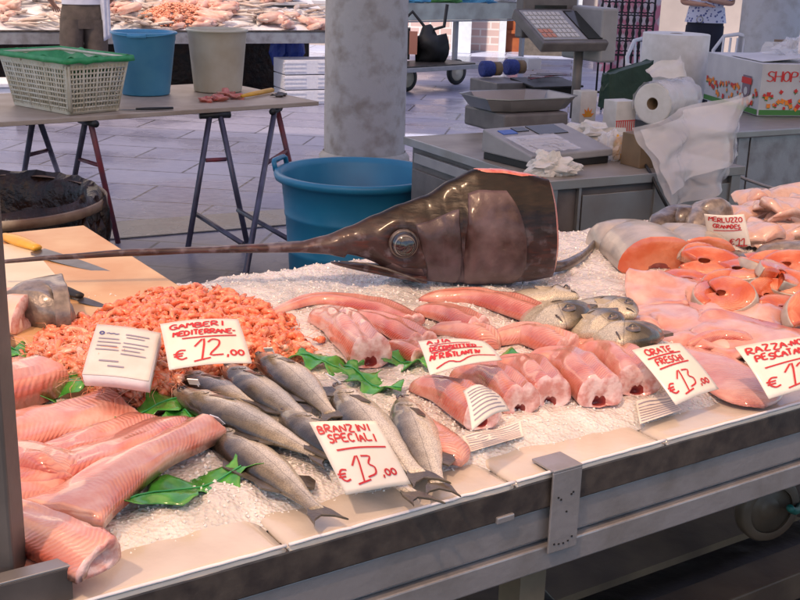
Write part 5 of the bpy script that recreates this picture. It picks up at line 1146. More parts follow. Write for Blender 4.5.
# big scale with pan
sN = P(503, 136, .85); SU = lambda u, v, z: Vector((sN.x, sN.y, z)) + U2*u + V2*v
scl = Thing('weighing_scale', 'grey shop scale with shallow steel pan and raised tilted display', 'scale', SU(.17, .19, .85))
scl.part('base', MB().box(SU(.19, .19, .90), (.36, .37, .095), RD), M['greyplastic'], bevel=.012)
scl.part('foot', MB().box(SU(.19, .19, .853), (.30, .32, .006), RD), M['black'])
mb = MB(); oct_ = [(-.5, -.28), (-.32, -.42), (.32, -.42), (.5, -.28), (.5, .28), (.32, .42), (-.32, .42), (-.5, .28)]
def ringp(s_, z): return [SU(.20+x*.50*s_, .19+y*.42*s_, z) for x, y in oct_]
mb.rings([ringp(.80, .958), ringp(.82, .957), ringp(1.0, 1.012), ringp(1.04, 1.015), ringp(1.04, 1.011), ringp(1.0, 1.006), ringp(.84, .952), ringp(.3, .950)], False, True, smooth=False)
mb.rings([ringp(.80, .958), ringp(.2, .956)], False, True, smooth=False)
scl.part('pan', mb, M['steel'])
pp = P(574, 118, .85); pp.z = 0
scl.part('pillar', MB().tube([Vector((pp.x, pp.y, .85)), Vector((pp.x, pp.y, 1.20))], .024, 14), M['greyplastic'])
Yd = pp.y-.05
def head_box(c, size, tilt):
    rt = RD @ Matrix.Rotation(tilt, 3, 'X'); return c, size, rt
hc = PY(560, 30, Yd)
rt = RD @ Matrix.Rotation(R(28), 3, 'X')
hdp = scl.part('display_head', MB().box(hc, (.40, .32, .055), rt), M['greyplastic'], bevel=.008)
scl.part('keypad', MB().box(hc+rt @ Vector((-.055, 0, .029)), (.26, .27, .006), rt), M['lgrey'], hdp, bevel=.001)
mb = MB(); mb2 = MB()
for i in range(8):
    for j in range(6):
        (mb2 if (i < 3 and j < 2) else mb).box(hc+rt @ Vector((-.165+i*.028, -.10+j*.040, .033)), (.021, .030, .005), rt)
M['keys'] = mat('light keys', (.55, .53, .50), .5); M['keyred'] = mat('orange keys', (.55, .22, .14), .5)
scl.part('key_block', mb, M['keys'], hdp); scl.part('red_key_block', mb2, M['keyred'], hdp)
M['screen'] = mat('dark screen', (.02, .022, .02), .12)
scl.part('screen', MB().box(hc+rt @ Vector((.13, 0, .03)), (.09, .26, .006), rt), M['screen'], hdp)
scl.part('housing', MB().box(hc+U2*.215+V2*.04-ZV*.02, (.10, .34, .27), RD), M['lgrey'], hdp, bevel=.012)
hc2 = hc + V2*.17 + ZV*.06
scl.part('customer_display', MB().box(hc2+U2*.03, (.34, .07, .22), RD), M['greyplastic'], hdp, bevel=.01); scl.part('glass', MB().box(hc2+U2*.03-V2*.034, (.20, .006, .11), RD), M['screen'], hdp)
# receipt printer / till in front
rL, rN, rR = P(481, 161, .85), P(531, 171, .85), P(608, 163, .85)
ru = (rR-rN); W_ = ru.length; ru.normalize(); rv_ = Vector((-ru.y, ru.x, 0)); 
tl_ = Thing('counter_till', 'light grey till with sloping keypad wrapped in film on the desk corner', 'till', rN+ru*W_/2)
RQ = lambda u, v, z: Vector((rN.x, rN.y, .85+z)) + ru*u + rv_*v
D_ = .30
ft = MB().add([RQ(0, 0, .0), RQ(W_, 0, 0), RQ(W_, D_, 0), RQ(0, D_, 0), RQ(0, 0, .03), RQ(W_, 0, .03), RQ(W_, D_, .03), RQ(0, D_, .03)], [(3, 2, 1, 0), (4, 5, 6, 7), (0, 1, 5, 4), (1, 2, 6, 5), (2, 3, 7, 6), (3, 0, 4, 7)], False)
tl_.part('foot', ft, M['black'], bevel=.003)
ov = .012
bdq = MB().add([RQ(-ov, -ov, .031), RQ(W_+ov, -ov, .031), RQ(W_+ov, D_, .031), RQ(-ov, D_, .031), RQ(-ov, -ov, .06), RQ(W_+ov, -ov, .06), RQ(W_+ov, D_, .125), RQ(-ov, D_, .125)], [(3, 2, 1, 0), (4, 5, 6, 7), (0, 1, 5, 4), (1, 2, 6, 5), (2, 3, 7, 6), (3, 0, 4, 7)], False)
tb = tl_.part('body', bdq, M['lgrey'], bevel=.006)
zs = lambda v: .06+(.065)*(v+ov)/(D_+ov)
def slab(u0, u1, v0, v1, m_, nm, h=.004): tl_.part(nm, MB().add([RQ(u, v, zs(v)+z) for z in (.0005, h) for u, v in ((u0, v0), (u1, v0), (u1, v1), (u0, v1))], [(3, 2, 1, 0), (4, 5, 6, 7), (0, 1, 5, 4), (1, 2, 6, 5), (2, 3, 7, 6), (3, 0, 4, 7)], False), m_, tb)
slab(W_*.48, W_*.86, D_*.62, D_*.94, M['screen'], 'screen'); slab(W_*.08, W_*.26, D_*.72, D_*.86, mat('blue label', (.05, .12, .42), .4), 'label'); slab(W_*.28, W_*.44, D_*.78, D_*.92, M['screen'], 'small_screen')
mb = MB()
for i in range(9):
    for j in range(5):
        v0 = D_*(.10+.09*j); mb.add([RQ(W_*(.10+.062*i)+x, v0+y, zs(v0)+z) for z in (.001, .006) for x, y in ((0, 0), (.013, 0), (.013, .014), (0, .014))], [(3, 2, 1, 0), (4, 5, 6, 7), (0, 1, 5, 4), (1, 2, 6, 5), (2, 3, 7, 6), (3, 0, 4, 7)], False)
tl_.part('key_block', mb, M['keys'], tb)
mb = MB(); mb.grid(lambda i, j: RQ(W_*.62*i, -.006+D_*.58*j, zs(D_*.58*j)+.010+.004*noise.noise(Vector((i*9, j*9, 4)))), 16, 12); tl_.part('film_cover', mb, M['film'], tb)

def crumple(c, r, n=20, m_=12, seed=0, amp=.5, fold=5):
    mb = MB(); rg = []
    for i in range(m_+1):
        th = min(max(math.pi*i/m_, .06), math.pi-.06); ring = []
        for k in range(n):
            a = 2*math.pi*k/n; d = Vector((math.sin(th)*math.cos(a), math.sin(th)*math.sin(a), -math.cos(th)))
            q_ = 1+amp*noise.noise(d*2.1+Vector((seed, seed*2, 0)))+amp*.5*abs(noise.noise(d*fold+Vector((seed, 0, 3)))); v = Vector((d.x*r[0], d.y*r[1], max(-.8, d.z)*r[2]))*q_; ring.append(Vector(c)+v)
        rg.append(ring)
    mb.rings(rg, smooth=False); return mb
p = P(551, 176, .852); t_ = Thing('crumpled_tissue', 'crumpled white plastic bag on the front edge of the desk', 'crumpled bag', p)
t_.part('lump', crumple((p.x, p.y+.04, .885), (.075, .05, .045), 30, 18, 2, .7), M['paper']); t_.part('ear', crumple((p.x+.07, p.y+.05, .875), (.05, .03, .02), 16, 10, 5, .7), M['paper'])
# grey box with blue cord rolls
RDm = RD
px_box('grey_box', 'flat grey box behind the weighing pan', 'box', (500, 99), (.24, .30, .11), .85, M['greyplastic'], RD, bev=.006)
for i, (x, y, lab) in enumerate([(487, 77, 'left blue roll with tan band on the grey box'), (511, 75, 'right blue roll with wire loops on the grey box')]):
    p = P(x, y, .965); t_ = Thing('cord_roll', lab, 'roll', (p.x, p.y, .965), 'blue rolls on the grey box'); q_ = RD @ Matrix.Rotation(R(90), 3, 'Y')
    t_.part('coil', MB().lathe([(.0, -.04), (.034, -.04), (.046, -.036), (.048, -.02), (.047, .02), (.042, .034), (.03, .04), (0, .04)], (p.x, p.y, 1.012), 28, q_), mat('blue cord', (.012, .025, .15), .7, 0, (.02, .04, .22), 60, .8, 90, bdist=.01))
    t_.part('band', MB().lathe([(.0, .04), (.040, .04), (.040, .085), (0, .085)], (p.x, p.y, 1.012), 24, q_), M['kraft'])
# tool tray
p = P(546, 92, .90); tt_ = Thing('tool_tray', 'black tray of knives and tools right of the blue rolls', 'tray', (p.x, p.y, .85))
tt_.part('tray', MB().box((p.x, p.y, .955), (.34, .26, .012), RD @ Matrix.Rotation(R(6), 3, 'X')).box((p.x, p.y, .90), (.30, .2, .09), RD), M['black'], bevel=.003)
rn = random.Random(11)
for k in range(9):
    a = rn.uniform(-.6, .8); q_ = RD @ Matrix.Rotation(a, 3, 'Z'); c = Vector((p.x, p.y, .975+.004*k)) + RD @ Vector((rn.uniform(-.1, .1), rn.uniform(-.08, .08), 0))
    d = q_ @ Vector((1, 0, 0)); tt_.part('tool', MB().tube([c-d*.10, c-d*.02, c+d*.11], [.006, .005, .002], 6, squash=.5), M['cover'] if k % 3 else M['redskin'] or M['legred'])
for i, (x, y, s_) in enumerate([(517, 62, 'left white paper block behind the blue rolls'), (531, 63, 'right white paper block behind the blue rolls')]):
    px_box('paper_block', s_, 'box', (x, y+6), (.10, .08, .07), .96, M['white'], RD, 'white blocks behind the blue rolls')
px_box('side_shelf', 'low dark shelf behind the desk under the tray', 'shelf', (560, 84), (.7, .3, .80), 0.0+.15, M['greyplastic'], RD) if 0 else None
# orange flower box
def printed_box(name, label, p, size, z, rot):
    q_ = P(*p, z); t_ = Thing(name, label, 'box', (q_.x, q_.y, z)); o = t_.part('carton', MB().box((q_.x, q_.y, z+size[2]/2), size, rot), M['paper'], bevel=.002); return t_, o, Vector((q_.x, q_.y, z+size[2]/2))
t_, o, c = printed_box('small_carton', 'small white carton with orange flower print by the scale pillar', (583, 122), (.10, .07, .16), .85, RD)
mb = MB()
for k in range(5):
    a = R(20+k*35); d = RD @ Vector((math.cos(a)*.032, 0, math.sin(a)*.04)); s_ = RD @ Vector((-math.sin(a)*.009, 0, math.cos(a)*.009)); b0 = c + RD @ Vector((0, -.0362, -.05))
    mb.add([b0, b0+d*.6+s_, b0+d*1.3, b0+d*.6-s_], [(0, 1, 2, 3)], False)
t_.part('flower_print', mb, M['orange'], o); mb = MB()
for k in range(5):
    a = R(20+k*35); d = RD @ Vector((math.cos(a)*.028, 0, math.sin(a)*.036)); s_ = RD @ Vector((-math.sin(a)*.004, 0, math.cos(a)*.004)); b0 = c + RD @ Vector((0, -.0370, -.05))
    mb.add([b0, b0+d*.6+s_, b0+d*1.1, b0+d*.6-s_], [(0, 1, 2, 3)], False)
t_.part('flower_core', mb, M['yellow'], o)
# white bag corner + red striped box
t_, o, c = printed_box('small_carton', 'white carton with red stripes beside the big paper roll', (618, 131), (.12, .10, .15), .85, RD)
mb = MB()
for k in range(9): mb.box(c + RD @ Vector((-.052+k*.013, -.0512, -.045)), (.005, .001, .05), RD)
mb.box(c + RD @ Vector((0, -.0512, -.018)), (.118, .0012, .004), RD); t_.part('stripes', mb, M['red'], o)
# dark green paper bag
p = P(628, 107, .86); t_ = Thing('green_bag', 'dark green paper bag behind the paper rolls', 'bag', (p.x, p.y, .85))
mb = MB(); rg = []
for i in range(9):
    z = .85+.22*i/8; ring = []
    for k in range(24):
        a = 2*math.pi*k/24; x = .16*math.copysign(abs(math.cos(a))**.4, math.cos(a)); y = .07*math.copysign(abs(math.sin(a))**.4, math.sin(a))*(1-.4*i/8)
        ring.append(Vector((p.x, p.y+.1, z)) + RD @ Vector((x*(1+.06*noise.noise(Vector((k, i*.7, 1)))), y, .035*(x/.16)*i/8+.012*noise.noise(Vector((k*.8, i, 2))))))
    rg.append(ring)
mb.rings(rg, smooth=False); t_.part('sheet', mb, M['dgreen'])
px_box('brown_carton', 'open brown cardboard box under the hanging plastic bag', 'box', (645, 165), (.16, .12, .13), .85, M['kraft'], RD)
p = P(610, 160, .85); t_ = Thing('yellow_bag', 'crumpled white and yellow bag beside the brown cardboard box', 'bag', (p.x, p.y, .85)); t_.part('film', crumple((p.x, p.y, .90), (.05, .04, .06), 20, 12, 8, .7), M['film']); t_.part('yellow_print', crumple((p.x+.03, p.y-.0, .895), (.022, .028, .05), 14, 9, 3, .5), M['yellow'])
p = P(590, 140, .85); t_ = Thing('white_wrap', 'crumpled white wrapping between till and striped carton', 'wrapping', (p.x, p.y, .85)); t_.part('sheet', crumple((p.x, p.y, .88), (.11, .06, .04), 26, 12, 12, .8), M['paper'])
# paper rolls
def proll(name, label, c, r, L, axis, core=.22):
    q_ = axis.to_track_quat('Z', 'Y').to_matrix(); t_ = Thing(name, label, 'paper roll', Vector(c)-ZV*(r if abs(axis.z) < .5 else L/2), 'paper rolls on the desk'); 
    pr_ = [(r*core, -L/2)] + [(r*(core+(.985-core)*k/8), -L/2-.0015*(k % 2)) for k in range(1, 9)] + [(r, -L/2+.003), (r, L/2-.003)] + [(r*(core+(.985-core)*k/8), L/2+.0015*(k % 2)) for k in range(8, 0, -1)] + [(r*core, L/2)]
    t_.part('paper', MB().lathe(pr_, c, 48, q_), M['paper']); t_.part('core', MB().lathe([(r*core, -L/2), (r*core*.93, -L/2), (r*core*.93, L/2), (r*core, L/2)], c, 28, q_), M['kraft']); return t_
p = P(676, 97, .86); proll('paper_roll', 'upright white paper towel roll at the back of the desk', (p.x-.01, p.y+.1, .85+.19), .20, .38, ZV.copy(), .2)
p = P(652, 108, .98); ax = (RD @ Vector((.92, .38, 0))).normalized(); cR2 = Vector((p.x, p.y-.0, 1.0)) + ax*.14
t_ = proll('paper_roll', 'paper towel roll lying with its end toward the viewer, wrapped in film', cR2, .098, .28, ax, .30)
mb = MB(); q_ = ax.to_track_quat('Z', 'Y').to_matrix(); rg = []
for i in range(9):
    rg.append([cR2 + q_ @ Vector(((.104+.012*noise.noise(Vector((k*.5, i*.8, 1))))*math.cos(math.pi*k/20-.3), (.104+.012*noise.noise(Vector((k*.5, i*.8, 5))))*math.sin(math.pi*k/20-.3), -.15+.33*i/8+.02*noise.noise(Vector((k*.6, 1, 1))))) for k in range(27)])
mb.rings(rg, False, False, closed=False); t_.part('film_wrap', mb, M['film'])
# torn paper flap
mb = MB(); c = cR2 + ZV*.10 - ax*.02
mb.grid(lambda i, j: c + U2*(-.10+.2*i) + ZV*(.02+.07*j*(.4+i)+.03*noise.noise(Vector((i*3, j*3, 8)))) + V2*(-.02+.06*j+.03*math.sin(i*6)), 10, 6); t_.part('torn_sheet', mb, M['paper'])
# hanging plastic bag
mb = MB()
tL, tR = cR2-ax*.14-V2*.07+ZV*.0, cR2+ax*.26-V2*.12-ZV*.0
bl = P(672, 214, .62); 
TLb, TRb = PY(632, 128, 4.55), PY(738, 92, 4.7); BRb, BLb = PY(731, 180, 4.6), PY(670, 218, 4.42)
def hb(i, j):
    j2 = 1-j; a = TLb.lerp(TRb, i); b3 = BLb.lerp(BRb, i); v = a.lerp(b3, j2); fo = .035*math.sin(i*9+j2*2)+.03*noise.noise(Vector((i*3.5, j2*3.5, 2)))+.006*noise.noise(Vector((i*11, j2*11, 5)))
    return v - V2*fo + U2*.02*noise.noise(Vector((i*4, j2*5, 9)))
mb.grid(hb, 40, 40); t_ = Thing('plastic_bag', 'clear plastic bag hanging down from the wrapped paper roll', 'plastic bag', Vector((BLb.x, BLb.y, .6))); t_.part('film', mb, M['film'])
mb = MB(); mb.grid(lambda i, j: hb(i, .3+.7*j) - V2*(.05+.03*noise.noise(Vector((i*5, j*4, 7)))) , 24, 20); t_.part('inner_fold', mb, M['film'])
# cable
t_ = Thing('black_cable', 'thin black cable hanging over the desk edge by the plastic bag', 'cable', DQ(.5, -.03, 0)); t_.part('cord', MB().tube([PY(x, y, Y_) for x, y, Y_ in ((636, 150, 4.75), (645, 164, 4.6), (650, 172, 4.48), (659, 192, 4.45), (672, 216, 4.45), (676, 235, 4.5))], .006, 8), M['black'])
t_ = Thing('grey_cable', 'grey cable running from the plastic bag to the right cabinet', 'cable', PY(760, 185, 4.9)); t_.part('cord', MB().tube([PY(x, y, 4.9) for x, y in ((726, 170), (745, 179), (765, 186), (785, 191), (812, 192))], .007, 8), M['lgrey'])
# right cabinet and tulip box
kN = P(740, 132, .86); kU = U2; CQ = lambda u, v, z: Vector((kN.x, kN.y, z)) + U2*u + V2*v
cb2 = Thing('steel_cabinet', 'worn steel cabinet at the right under the flowery paper box', 'cabinet', CQ(.5, .4, 0))
cb2.part('top', MB().box(CQ(.55, .45, .85), (1.3, .95, .035), RD), M['steel'], bevel=.006); cb2.part('front_panel', MB().box(CQ(.60, .03, .63), (1.0, .02, .40), RD), M['alu'], bevel=.003)
cb2.part('side_post', MB().box(CQ(.05, .03, .42), (.07, .03, .82), RD), M['alu'], bevel=.003); cb2.part('shell', MB().box(CQ(.56, .5, .62), (1.1, .86, .42), RD), M['greyplastic'])
for u in (.06, 1.1):
    for v in (.1, .88): cb2.part('leg', MB().box(CQ(u, v, .2), (.05, .05, .4), RD), M['post'])
# flowery box
bN = P(757, 116, .87); wl = .44; hB_ = .275
e1 = (P(690, 95, .87)-bN); e1.z = 0; e1.normalize(); e2 = Vector((e1.y, -e1.x, 0))
if e2.x < 0: e2 = -e2
BQ = lambda a, b, z: Vector((bN.x, bN.y, .87+z)) + e1*a + e2*b
LA, LBx = .72, .60
fbx = Thing('shopping_bag_box', 'white cardboard box of shopping bags with red flower print and open top', 'box', BQ(LA/2, LBx/2, 0))
crt_ = fbx.part('carton', MB().add([BQ(a, b, z) for z in (0, hB_) for a, b in ((0, 0), (LA, 0), (LA, LBx), (0, LBx))], [(3, 2, 1, 0), (4, 5, 6, 7), (0, 1, 5, 4), (1, 2, 6, 5), (2, 3, 7, 6), (3, 0, 4, 7)], False), M['white'], bevel=.003)
M['leafp'] = mat('green print', (.06, .22, .05), .6); M['pink'] = mat('pink print', (.62, .12, .16), .6); M['greyp'] = mat('grey purple print', (.20, .15, .20), .6)
rn = random.Random(5)
for face in (0, 1):
    F_ = (lambda x, y, o=.003: BQ(x*LA, -o, y*hB_)) if face == 0 else (lambda x, y, o=.003: BQ(-o, x*LBx, y*hB_))
    Wd = LA if face == 0 else LBx
    gr, fl, f2 = MB(), MB(), MB()
    gr.add([F_(0.01, .02), F_(.99, .02), F_(.99, .12), F_(.01, .12)], [(0, 1, 2, 3)], False)
    def disc(mb, x, y, r, o, n=7, star=.0):
        vs = [F_(x, y, o)] + [F_(x+r/Wd*math.cos(6.283*k/n+x*9)*(1-star*(k % 2)), y+r/hB_*math.sin(6.283*k/n+x*9)*(1-star*(k % 2)), o) for k in range(n)]
        mb.add(vs, [(0, k+1, (k+1) % n+1) for k in range(n)], False)
    for k in range(46):
        x = .03+.94*(k+rn.random())/46; y = rn.uniform(.14, .5)
        if x > .75 and face == 1: y += rn.uniform(0, .1)
        disc(gr, x, y-.03, rn.uniform(.008, .016), .0034, 8, .5)
        disc((fl, f2)[k % 2], x, y, rn.uniform(.010, .019), .004+.0002*(k % 5), 8, .35)
    po = fbx.part('flower_print', gr, M['leafp'], crt_); me = po.data; me.materials.append(M['red']); me.materials.append(M['orange'])
    bm = bmesh.new(); bm.from_mesh(me)
    for mi, src in ((1, fl), (2, f2)):
        vv = [bm.verts.new(v-fbx.loc) for v in src.v]
        for f in src.f: bm.faces.new([vv[q_] for q_ in f]).material_index = mi
    bm.to_mesh(me); bm.free()
    if face == 1:
        for tx__, x__ in (('SHOP!', .05), ('S.', .56)):
            mb = MB(); ribbons(mb, write(tx__, x__, .66, .075, .20, slant=.02), lambda x, y: F_(x, y, .004), .016); fbx.part('lettering', mb, M['red'], crt_)
    else:
        mb = MB(); xs = .22; mb.add([F_(xs-.07, .72, .0055), F_(xs+.07, .72, .0055), F_(xs+.07, .4, .0055), F_(xs, .24, .0055), F_(xs-.07, .4, .0055)], [(0, 1, 2, 3, 4)], False); sh = fbx.part('shield_emblem', mb, M['greyp'], crt_)
        mb = MB(); mb.add([F_(xs-.085, .68, .0065), F_(xs+.085, .68, .0065), F_(xs+.085, .56, .0065), F_(xs-.085, .56, .0065)], [(0, 1, 2, 3)], False); fbx.part('banner', mb, M['red'], sh)
        mb = MB(); disc(mb, xs, .42, .022, .007, 14); fbx.part('badge', mb, M['white'], sh)
fbx.part('flap', MB().add([BQ(.05, .02, hB_+.004), BQ(LA*.62, .02, hB_+.004), BQ(LA*.66, LBx*.5, hB_+.03), BQ(.06, LBx*.5, hB_+.03)], [(0, 1, 2, 3)], False), M['white'], crt_, solid=.003)
fbx.part('bag_tuft', crumple(BQ(LA*.45, LBx*.55, hB_+.03), (.11, .10, .07), 26, 12, 7, .9), M['film'])
px_box('dark_block', 'small dark reddish block right of the film tuft on the flowery box', 'block', (785, 48), (.10, .10, .05), .87+hB_+.006, M['binrim'], RD)

# ------------------------------------------------------------------ far stall
fa, fb = P(-60, 33, .78), P(352, 33, .78); fu = (fb-fa); FL_ = fu.length; fu.normalize(); fv = Vector((-fu.y, fu.x, 0)); RF = Matrix.Rotation(math.atan2(fu.y, fu.x), 3, 'Z')
FQ = lambda u, v, z: Vector((fa.x, fa.y, z-.06)) + fu*u + fv*v
FD = 1.5; slope = .30
fs = Thing('fish_stall', 'second fish stall in the background behind the man', 'stall', FQ(FL_/2, .6, 0))
fs.part('front_rail', MB().box(FQ(FL_/2, -.01, .79), (FL_, .03, .12), RF), M['alu'], bevel=.004)
fs.part('dark_edge', MB().box(FQ(FL_/2, -.02, .86), (FL_, .02, .02), RF), M['darksteel'])
fs.part('deck', MB().add([FQ(u, v, .84+z+slope*v/FD) for z in (-.03, 0) for u, v in ((0, 0), (FL_, 0), (FL_, FD), (0, FD))], [(3, 2, 1, 0), (4, 5, 6, 7), (0, 1, 5, 4), (1, 2, 6, 5), (2, 3, 7, 6), (3, 0, 4, 7)], False), M['foam'])
fs.part('shade_sheet', MB().box(FQ(FL_/2, 1.45, .38), (FL_, .02, .76), RF), M['blackbag'])  # black sheet added for the shade under the far stall
for u in (.05, FL_/2, FL_-.05): fs.part('leg', MB().box(FQ(u, .06, .37), (.05, .05, .74), RF), M['post'])
mb = MB(); mb.grid(lambda i, j: FQ(FL_*i, FD*j, .845+slope*j+.03*noise.noise(Vector((i*26, j*9, 3)))), 120, 40); tag(mesh('far_ice', mb, M['foam']), 'white ice bed on the far stall', 'ice', kind='stuff')
fp = MB(); rg = outline_loft([(.5-t, *interp(BASS, t)) for t in [i/16*.93 for i in range(17)]], 12, 0, .045, .34); fp.rings(rg)
fin(fp, [(-.12, .01), (-.18, .05), (-.165, 0), (-.18, -.05), (-.12, -.01)], .004, .015)
fpm = [mesh('far_fish', fp, M['farfish']), None]
fl2 = MB().blob((0, 0, .03), (.14, .06, .04), 14, 9, .5, 3); fpm[1] = mesh('far_fillet', fl2, M['farpink'])
kk = [0, 0]; rn = random.Random(21)
for i in range(300):
    u, v = rn.uniform(.1, FL_-.1), rn.uniform(.06, FD-.1)
    if 2.15 < u*1.0 < 3.25 and v > .12 and (uu := u) and 0: continue
    typ = 0 if noise.noise(Vector((u*1.3, v*2, 7))) > -.05 else 1
    o = fpm[typ] if kk[typ] == 0 else fpm[typ].copy()
    if kk[typ]: link(o)
    kk[typ] += 1
    o.location = FQ(u, v, .86+slope*v/FD+rn.uniform(0, .05)); o.rotation_euler = (rn.uniform(-.3, .3), rn.uniform(-.25, .25), rn.uniform(0, 6.28)); s_ = rn.uniform(.7, 1.25); o.scale = (s_, s_, s_)
    tag(o, 'whole pale fish laid on ice of the far stall' if typ == 0 else 'pink fillet lying on ice of the far stall', 'fish' if typ == 0 else 'fish piece', 'whole fish on the far stall' if typ == 0 else 'fillets on the far stall')
mb = MB(); fa2 = P(178, 14, .95); c0 = uvf = (fa2-fa).dot(fu), (fa2-fa).dot(fv)
for i in range(900):
    r_ = math.sqrt(rn.random()); a = rn.uniform(0, 6.28); u = c0[0]+.42*r_*math.cos(a); v = c0[1]+.30*r_*math.sin(a); hh = .16*(1-r_*r_); p = FQ(u, v, .87+slope*v/FD+hh)
    q_ = Matrix.Rotation(a*7, 3, 'Z') @ Matrix.Rotation(rn.uniform(-1, 1), 3, 'X'); mb.tube([p + q_ @ Vector(x) for x in ((-.02, 0, 0), (-.008, .012, 0), (.008, .012, .0), (.02, 0, 0))], [.006, .009, .007, .003], 6)
tag(mesh('far_shrimp_heap', mb, M['shrimp']), 'orange shrimp heap on the far stall', 'shrimp heap', kind='stuff')
t_ = Thing('fish_tray', 'white tray with dark fish at the right end of the far stall', 'tray', FQ(FL_-.9, .9, 1.03)); t_.part('tray', MB().box(FQ(FL_-.45, 1.15, 1.10), (.55, .30, .03), RF), M['white'], bevel=.004)
px_box('glass_ashtray', 'x', 'x', (0, 0), (1, 1, 1), 0, M['white'], RF) if 0 else None
# foam boxes under it
fbx_p = [(296, 100, 0, 'bottom white foam box beside the column'), (296, 100, .165, 'second white foam box up beside the column'), (296, 100, .33, 'upper white foam box of the stack beside the column')]
bp = P(290, 99, 0)
for k, (x, y, z, lab) in enumerate(fbx_p):
    c = Vector((bp.x+.20, bp.y-.25, z)); t_ = Thing('foam_box', lab, 'foam box', c, 'white foam boxes stacked under the far stall')
    mb = MB().box(c+ZV*.08, (.62, .42, .155), RF); o = t_.part('box_body', mb, M['foam'], bevel=.008)
    for s_ in (-.2, .2):
        for j in range(3): t_.part('rib', MB().box(c + RF @ Vector((s_, -.214, .04+j*.045)), (.26, .012, .014), RF), M['foam'], o)
px = P(2, 124, 0); t_ = Thing('foam_box', 'white foam box on the ground left of the crate', 'foam box', px); t_.part('box_body', MB().box((px.x-.25, px.y+.1, .17), (.62, .5, .34), RF), M['foam'], bevel=.01); t_.part('lid', MB().box((px.x-.25, px.y+.1, .365), (.66, .54, .04), RF), M['foam'], bevel=.008)
for i, (x, lab) in enumerate([(280, 'left blue sack hanging under the far stall'), (294, 'right blue sack hanging under the far stall')]):
    p = PY(x, 50, 13.4); t_ = Thing('blue_sack', lab, 'sack', (p.x, p.y, .35), 'blue sacks under the far stall'); t_.part('sack', crumple((p.x, p.y, .6), (.11, .08, .26), 18, 12, i, .4), mat('blue sack', (.02, .05, .30), .5))

